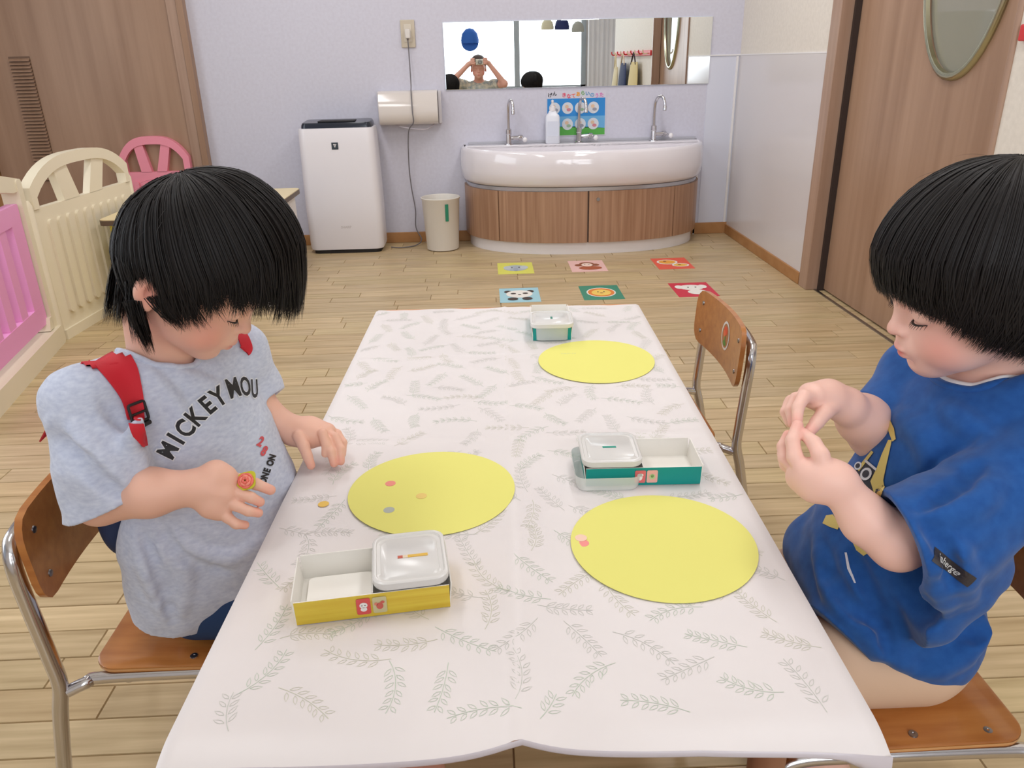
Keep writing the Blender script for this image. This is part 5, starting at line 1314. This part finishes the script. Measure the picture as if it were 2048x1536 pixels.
# near (left) arm
bS, bE, bW = (.580, .695, .600), (0.4206,0.6720,0.5246), (0.3590,0.7000,0.5834)
S.chain([bS, bE], [.035, .028], .02); S.chain([bE, (0.3905,0.6850,0.5453), bW], [.0275, .0250, .0195], .012)
S.chain([bW, (0.3463,0.7050,0.5859), (0.3333,0.7120,0.5886)], [.0200, .0212, .0165], .010)
S.chain([bW, (0.3413,0.7120,0.5767), (0.3287,0.7220,0.5783)], [.0185, .0185, .0140], .010)
finger(S, [(0.3284,0.7140,0.5907), (0.3214,0.7220,0.6029), (0.3220,0.7350,0.6161), (0.3310,0.7480,0.6280)], .0100, .0064)
finger(S, [(0.3449,0.7020,0.5990), (0.3419,0.7080,0.6125), (0.3397,0.7220,0.6195), (0.3363,0.7400,0.6214)], .0108, .0064)
finger(S, [(0.3264,0.7300,0.5862), (0.3185,0.7400,0.5917), (0.3196,0.7520,0.6008), (0.3270,0.7600,0.6107)], .0085, .0058)
finger(S, [(0.3318,0.7380,0.5754), (0.3256,0.7520,0.5774), (0.3262,0.7650,0.5844), (0.3348,0.7720,0.5918)], .0080, .0055)
finger(S, [(0.3403,0.7450,0.5648), (0.3360,0.7600,0.5630), (0.3370,0.7750,0.5677)], .0075, .0054)
# far (right) arm
cS, cE, cW = (.545, .895, .600), (0.4756,0.8450,0.5660), (0.4160,0.8150,0.6178)
S.chain([cS, cE], [.034, .033], .02); S.chain([cE, (0.4485,0.8350,0.5903), cW], [.0330, .0290, .0200], .012)
S.chain([cW, (0.3926,0.8100,0.6299), (0.3712,0.8030,0.6369)], [.0195, .0185, .0150], .010)
S.chain([cW, (0.3947,0.8220,0.6297), (0.3693,0.8150,0.6349)], [.0165, .0160, .0125], .010)
finger(S, [(0.3678,0.7980,0.6386), (0.3517,0.7880,0.6442), (0.3408,0.7750,0.6368), (0.3353,0.7600,0.6257)], .0088, .0058)
finger(S, [(0.3672,0.8100,0.6353), (0.3494,0.8030,0.6352), (0.3399,0.7920,0.6261), (0.3388,0.7780,0.6151)], .0082, .0056)
finger(S, [(0.3683,0.8200,0.6303), (0.3495,0.8160,0.6263), (0.3403,0.8060,0.6171), (0.3424,0.7960,0.6077)], .0078, .0054)
finger(S, [(0.3683,0.8280,0.6268), (0.3525,0.8280,0.6183), (0.3454,0.8220,0.6089)], .0072, .0052)
finger(S, [(0.3933,0.8000,0.6279), (0.3774,0.7860,0.6248), (0.3633,0.7720,0.6189), (0.3493,0.7580,0.6145)], .0108, .0064)
for yy in (.735, .865):
    S.chain([(.50, yy, .322), (.365, yy, .308), (.385, yy, .20), (.455, yy, .07)], [.048, .042, .034, .027], .02)
sp = bh.spots()
for q in ((0.3306,0.7480,0.6268), (0.3358,0.7400,0.6214), (0.3270,0.7600,0.6107), (0.3353,0.7600,0.6257), (0.3388,0.7780,0.6151), (0.3493,0.7580,0.6145), (0.3454,0.8220,0.6089)): sp.append((q, .010, (238, 150, 140), .5))
bb = sdf_obj('body', S, 'skin', boy, paint((240, 194, 178), sp))
bh.lash(boy, 1); bh.lash(boy, -1); bh.brow(boy, 1)
M['blueshirt'] = noisy(mat('blue_jersey', (36, 84, 150), .85, spec=.15, sheen=.2), (32, 78, 144), (40, 90, 158), scale=(1, 1, 1), ns=90, detail=5, bump=.12, bd=.001)
tb_ = math.radians(176); bn_ = np.array([math.cos(tb_), math.sin(tb_), 0]); bl = np.array([-math.sin(tb_), math.cos(tb_), 0]); Rb = np.stack([bn_, bl, [0, 0, 1]], 1)
S = SDF((.30, .58, .22), (.70, 1.02, .72), .0020)
S.ell((.560, .800, .590), (.075, .112, .080), .02, Rb)
S.ell((.530, .800, .510), (.085, .112, .11), .03, Rb)
S.ell((.500, .802, .430), (.098, .118, .10), .03, Rb)
S.ell((.510, .800, .345), (.098, .134, .088), .03, Rb)
S.ell((.455, .810, .378), (.070, .126, .056), .03)           # lap
S.cone((.450, .880, .375), (.442, .880, .372), .042, .038, .03)
S.cone((.415, .730, .360), (.400, .725, .355), .040, .040, .03)
S.cone((.572, .745, .645), (.590, .700, .615), .040, .048, .02); S.cone((.560, .86, .645), (.545, .900, .620), .038, .046, .02)
S.ripple(.0016, (46, 40, 42, 28), .6); S.ripple(.0008, (110, 90, 80, 50), 2.3)
folds(S, [[(0.3929,0.7200,0.4767), (0.4139,0.7000,0.4289), (0.4370,0.7000,0.3561)], [(0.4942,0.6800,0.3415), (0.5296,0.6800,0.3687), (0.5606,0.6900,0.4013)], [(0.3794,0.7200,0.4500), (0.4205,0.7000,0.3862), (0.4834,0.6900,0.3329)], [(0.3925,0.7800,0.4492), (0.3972,0.7500,0.4126), (0.4122,0.7200,0.3845)],
          [(0.4378,0.7400,0.6400), (0.4582,0.7200,0.6192), (0.4706,0.7000,0.5815)], [(0.4784,0.7200,0.6534), (0.5025,0.7000,0.6332), (0.5294,0.6900,0.6024)]], .007, .018, 'add', .005)
folds(S, [[(0.4044,0.7200,0.4761), (0.4266,0.7000,0.4213), (0.4562,0.7000,0.3477)], [(0.4934,0.6800,0.4062), (0.5368,0.6800,0.3898), (0.5736,0.6900,0.4076)], [(0.3761,0.7400,0.4495), (0.4090,0.7200,0.4063), (0.4370,0.7000,0.3925)], [(0.4436,0.7000,0.5521), (0.4628,0.7000,0.5939), (0.4901,0.6900,0.6387)]], .004, .014, 'sub', -.001)
S.cut((.440, .69, .335), (-.76, -.27, -.65), (.30, .58, .2), (.70, 1.0, .40)); S.cut((.52, .8, .276), (.40, 0, -.92), (.30, .58, .2), (.70, 1.0, .40))
S.cone(bh.P(-.020, 0, -.030), (.568, .800, .652), .050, .053, .006, 'sub')
T = SDF((.30, .58, .22), (.70, 1.02, .72), .0020)                       # near sleeve, wide and drooping
T.cone((.590, .698, .612), (0.4634,0.6720,0.5380), .050, .056, .016); T.cone((0.4754,0.6750,0.5262), (0.4354,0.6680,0.5047), .056, .054, .014); T.cone((0.5040,0.6800,0.4929), (0.4632,0.6720,0.4383), .046, .042, .016)
T.cone((0.4594,0.6680,0.5469), (0.4172,0.6640,0.5363), .052, .052, .014)
folds(T, [[(0.4367,0.6300,0.5552), (0.4630,0.6300,0.5243), (0.4847,0.6400,0.4724)], [(0.4033,0.6300,0.5741), (0.4254,0.6200,0.5334), (0.4586,0.6300,0.4690)], [(0.4925,0.6500,0.6090), (0.4659,0.6400,0.5878), (0.4345,0.6500,0.5715)]], .007, .018, 'add', .004)
folds(T, [[(0.4117,0.6200,0.5802), (0.4324,0.6100,0.5575), (0.4493,0.6150,0.5120)], [(0.4102,0.6300,0.5908), (0.4354,0.6300,0.6119), (0.4664,0.6400,0.6323)], [(0.3921,0.6200,0.5526), (0.4157,0.6200,0.5039), (0.4452,0.6300,0.4569)]], .0045, .014, 'sub', -.001)
T.ripple(.0022, (46, 40, 42, 28), .6); T.ripple(.0009, (110, 90, 80, 50), 2.3)
T.cut((0.4335,0.6680,0.4792), (-.95, .02, -.30), (.30, .58, .22), (.70, 1.02, .72))
T.cone((0.4077,0.6640,0.5306), (0.4487,0.6680,0.5198), .047, .038, .004, 'sub'); T.cone((0.4396,0.6680,0.4659), (0.4621,0.6700,0.4828), .040, .030, .010, 'sub')
S.merge(T, .010)
T = SDF((.30, .58, .22), (.70, 1.02, .72), .0020)                       # far sleeve
T.cone((.548, .895, .615), (0.4882,0.8600,0.5721), .046, .044, .014); T.cone((0.4888,0.8600,0.5686), (0.4654,0.8500,0.5661), .044, .044, .01); T.ripple(.0014, (46, 40, 42, 28), .6)
T.cut((0.4735,0.8500,0.5671), (-.98, -.1, -.15), (.30, .58, .22), (.70, 1.02, .72)); T.cone((0.4686,0.8500,0.5659), (0.4888,0.8600,0.5686), .039, .033, .004, 'sub')
S.merge(T, .012)
bs_ = sdf_obj('t_shirt', S, 'blueshirt', boy); bbv = bvh_of(bs_)
ring = []
for i in range(20):
    a = 2 * PI * i / 20; d = Vector((math.cos(a), math.sin(a), 0)); hit = bbv.find_nearest(Vector((.566, .800, .672)) + d * .056); ring.append(tuple(hit[0]))
MB().tube(smoothpath(ring + [ring[0]], 4), .0050, 8).build('collar', 'blueshirt', bs_, 60)
ring = [tuple(Vector(p) * 1) for p in ring]
MB().tube(smoothpath([tuple(Vector((.568, .80, .660)) + (Vector(p) - Vector((.568, .80, .660))) * .93 + Vector((0, 0, .004))) for p in ring + [ring[0]]], 4), .0035, 8).build('undershirt_collar', 'whitem', boy, 60)
# yellow and black truck print on the chest: outlines laid on the cloth
Y_ = (212, 190, 112); K_ = (46, 46, 58); G_ = (206, 206, 214)
def pr(poly, col, off, nm='printed_shape', par=bs_, bvh=bbv):
    vs, fs = subdivide([tuple(p) for p in poly], [list(range(len(poly)))], .006)
    MB().add([tuple(cast(p, bvh, off)) for p in vs], fs).build(nm, C_('tp_%d_%d_%d' % col, col, .7), par, 0)
def ringpoly(c, r, n=14):
    c = Vector(c); return [tuple(c + Vector((r * math.cos(2 * PI * k / n) * .8, 0, r * math.sin(2 * PI * k / n)))) for k in range(n)]
pr([(0.4321,0.7800,0.5633), (0.4471,0.7800,0.5503), (0.4424,0.7800,0.5371), (0.4468,0.7800,0.5246), (0.4560,0.7800,0.5101), (0.4522,0.7800,0.4988), (0.4340,0.7800,0.5111), (0.4116,0.7800,0.5325), (0.4229,0.7800,0.5534)], K_, .0008, 'printed_truck')
pr([(0.4525,0.7800,0.6140), (0.4587,0.7800,0.6039), (0.4630,0.7800,0.5896), (0.4593,0.7800,0.5864), (0.4547,0.7800,0.5958), (0.4490,0.7800,0.6086)], Y_, .0014, 'printed_boom')
pr([(0.4584,0.7800,0.5884), (0.4553,0.7800,0.5707), (0.4531,0.7800,0.5504), (0.4603,0.7800,0.5258), (0.4566,0.7800,0.5100), (0.4480,0.7800,0.5211), (0.4420,0.7800,0.5353), (0.4467,0.7800,0.5524), (0.4498,0.7800,0.5710), (0.4541,0.7800,0.5886)], Y_, .0014, 'printed_boom')
pr([(0.4368,0.7800,0.5759), (0.4396,0.7800,0.5737), (0.4321,0.7800,0.5592), (0.4264,0.7800,0.5492), (0.4235,0.7800,0.5520), (0.4292,0.7800,0.5627)], Y_, .0014, 'printed_stripe')
pr([(0.4325,0.7800,0.5646), (0.4474,0.7800,0.5517), (0.4463,0.7800,0.5490), (0.4311,0.7800,0.5620)], G_, .0018, 'printed_bar')
pr([(0.4453,0.7800,0.6054), (0.4488,0.7800,0.6099), (0.4499,0.7800,0.6085), (0.4466,0.7800,0.6034)], G_, .0014, 'printed_dash')
for c_, r_ in (((0.4356,0.7800,0.5450), .0085), ((0.4444,0.7800,0.5070), .0062), ((0.4244,0.7800,0.5561), .0055)):
    pr(ringpoly(c_, r_), G_, .0018, 'printed_wheel'); pr(ringpoly(c_, r_ * .6), K_, .0022, 'printed_hub')
pr([(0.4251,0.7800,0.5413), (0.4197,0.7800,0.5446), (0.4146,0.7800,0.5417), (0.4149,0.7800,0.5358), (0.4202,0.7800,0.5328), (0.4237,0.7800,0.5305), (0.4235,0.7800,0.5270), (0.4183,0.7800,0.5287), (0.4170,0.7800,0.5252), (0.4224,0.7800,0.5222), (0.4270,0.7800,0.5248), (0.4280,0.7800,0.5304), (0.4242,0.7800,0.5347), (0.4190,0.7800,0.5370), (0.4186,0.7800,0.5398), (0.4231,0.7800,0.5382)], Y_, .0022, 'printed_letter')
pr([(0.4261,0.7800,0.5185), (0.4290,0.7800,0.5198), (0.4304,0.7800,0.5148), (0.4324,0.7800,0.5218), (0.4349,0.7800,0.5217), (0.4345,0.7800,0.5160), (0.4381,0.7800,0.5250), (0.4402,0.7800,0.5235), (0.4359,0.7800,0.5110), (0.4334,0.7800,0.5111), (0.4334,0.7800,0.5153), (0.4310,0.7800,0.5105), (0.4284,0.7800,0.5113)], Y_, .0022, 'printed_letter')
pr([(0.3922,0.7800,0.4799), (0.3951,0.7800,0.4906), (0.4031,0.7800,0.4917), (0.4140,0.7800,0.4767), (0.4119,0.7800,0.4702), (0.4018,0.7800,0.4743)], Y_, .0010)
pr([(0.4306,0.7800,0.4548), (0.4396,0.7800,0.4458), (0.4457,0.7800,0.4478), (0.4571,0.7800,0.4367), (0.4496,0.7800,0.4310), (0.4392,0.7800,0.4398)], Y_, .0010)
pr([(0.4249,0.7800,0.4367), (0.4275,0.7800,0.4366), (0.4339,0.7800,0.4150), (0.4454,0.7800,0.3904), (0.4434,0.7800,0.3905), (0.4316,0.7800,0.4128)], G_, .0010, 'printed_dash')
# sleeve label
lO = Vector((0.4385,0.6000,0.5402)); lN = np.array([-.15, -.95, .27]); lN /= np.linalg.norm(lN); lU = np.array([.78, -.05, -.60]); lU = lU - lN * (lU @ lN); lU /= np.linalg.norm(lU); lV = np.cross(lN, lU); lV = lV if lV[2] > 0 else -lV
v_ = [(-.0245, -.0060, 0), (.0245, -.0060, 0), (.0245, .0060, 0), (-.0245, .0060, 0)]
vs, fs = project(bbv, lO, lU, lV, lN, v_, [[0, 1, 2, 3]], .0010, .10)
if fs: lb = MB().add(vs, fs).build('sleeve_label', C_('lbl', (52, 46, 48), .6), bs_, 0)
put_letter('inherge', -.003, 0, 0, .0100, C_('lblw', (214, 212, 208), .6), .0001, 'printed_letter', bs_, lO, lU, lV, lN, bbv, off=.0016)
# beige shorts
S = SDF((.26, .62, .24), (.64, .96, .42), .0025)
S.ell((.520, .800, .325), (.080, .118, .058), .02)
for yy in (.728, .870): S.cone((.50, yy, .322), (.390, yy, .314), .0600, .0540, .02)
S.cut((.365, .8, .32), (-1, 0, -.1), (.24, .6, .22), (.42, .98, .44))
sdf_obj('shorts', S, C_('beige_shorts', (214, 180, 152), .85), boy)
for yy in (.735, .865): MB().sphere((.430, yy, .030), (.065, .029, .030), 18, 10).build('shoe', C_('shoe2', (90, 110, 160), .6), boy, 60)
hair(boy, bh, bh.P(-.010, 0, .028), (.113, .100, .096), (.10, -.02, 1.0),
     [(-180, .762), (-165, .757), (-150, .752), (-135, .745), (-120, .732), (-105, .722), (-90, .716), (-70, .710), (-40, .700), (0, .700), (60, .71), (90, .71), (120, .73), (150, .755), (170, .762)],
     15000, 11, puff=.003, wisp=40, spread=.0035, inward=.22, width=.0008)

# ================================================================== PHOTOGRAPHER (behind the camera, seen in the mirror)
ph = thing('person', 'adult photographer holding a compact camera to the face, seen only in the mirror', 'person', (0, -.25, .1))
S = SDF((-.46, -.62, .0), (.46, .62, 1.10), .0045)
pH = Head((-.02, -.170, .935), math.radians(90), math.radians(4), 0, 1.12); pH.build(S, 1)
S.cone(pH.P(-.03, 0, -.05), (-.02, -.25, .78), .048, .056, .02)
S.ell((-.02, -.27, .70), (.17, .095, .11), .03); S.ell((-.02, -.28, .52), (.15, .10, .20), .04); S.ell((-.02, -.28, .34), (.17, .13, .11), .04)
for s_, el, wr_ in ((-1, (-.33, -.10, .80), (-.135, -.065, .975)), (1, (.27, -.10, .765), (.095, -.065, .985))):
    S.chain([(s_ * .165 - .02, -.26, .755), el], [.050, .038], .03); S.chain([el, wr_], [.036, .024], .02)
    S.chain([wr_, (s_ * .085 - .012, -.040, 1.000)], [.024, .024], .015)
    for q in range(4):
        z = 1.032 - q * .017; finger(S, [(s_ * .088 - .012, -.042, z), (s_ * .078 - .012, -.022, z + .003), (s_ * .052 - .012, -.018, z + .002)], .0100, .0078, .004)
    finger(S, [(s_ * .09 - .012, -.055, .985), (s_ * .060 - .012, -.062, .975), (s_ * .040 - .012, -.055, .982)], .012, .009, .005)
S.chain([(-.12, -.28, .32), (-.118, .530, .375), (-.12, .44, .12), (-.12, .36, .06)], [.09, .056, .045, .04], .03)
S.chain([(.09, -.28, .30), (.13, .16, .26), (.13, .0, .05), (.13, -.3, .05)], [.09, .06, .05, .04], .03)
sdf_obj('body', S, 'skin', ph, paint((226, 170, 150), pH.spots()))
S = SDF((-.46, -.62, .2), (.46, .0, .86), .006)
S.ell((-.02, -.27, .70), (.185, .11, .115), .03); S.ell((-.02, -.28, .52), (.165, .115, .21), .04); S.ell((-.02, -.28, .36), (.18, .135, .10), .04)
for s_, el in ((-1, (-.33, -.10, .80)), (1, (.27, -.10, .765))):
    a_ = np.array((s_ * .165 - .02, -.26, .755)); b_ = np.array(el); m_ = a_ + (b_ - a_) * .62; S.cone(a_, m_, .062, .060, .02); S.cut(m_, b_ - a_, np.minimum(m_, b_) - .07, np.maximum(m_, b_) + .07)
S.cone(pH.P(-.03, 0, -.04), (-.02, -.25, .80), .055, .060, .01, 'sub')
sdf_obj('shirt', S, noisy(mat('print_shirt', (190, 196, 190), .8), (120, 140, 150), (226, 216, 190), ns=22), ph)
S = SDF((-.30, -.60, .0), (.30, .50, .46), .006)
S.ell((-.02, -.28, .32), (.185, .145, .10), .03)
S.chain([(-.12, -.28, .32), (-.118, .42, .365)], [.10, .066], .03); S.chain([(.09, -.28, .30), (.13, .16, .26), (.13, .0, .06), (.13, -.3, .05)], [.10, .07, .06, .05], .03)
sdf_obj('trousers', S, C_('trousers', (206, 186, 168), .8), ph)
hb = MB().sphere(tuple(pH.P(-.022, 0, .040)), (.094, .106, .100), 24, 14).build('hair', C_('phair', (70, 54, 48), .5), ph, 60)
cmr = thing('compact_camera', 'small silver compact camera held by the photographer, seen in the mirror', 'camera', (0, -.03, .97))
MB().box((-.050, -.052, .970), (.050, -.026, 1.030), .006).build('camera_body', C_('cam_silver', (206, 200, 180), .3, metal=.5), cmr)
MB().lathe([(.024, -.027), (.024, -.018), (.019, -.017), (.018, -.013), (.012, -.0125), (.0, -.014)], (0, 0, 1.0), 24, 'y').build('lens', C_('cam_lens', (150, 148, 140), .25, metal=.7), cmr, 40)
MB().box((.020, -.0262, 1.014), (.038, -.0245, 1.024), .001).build('flash', 'white', cmr)
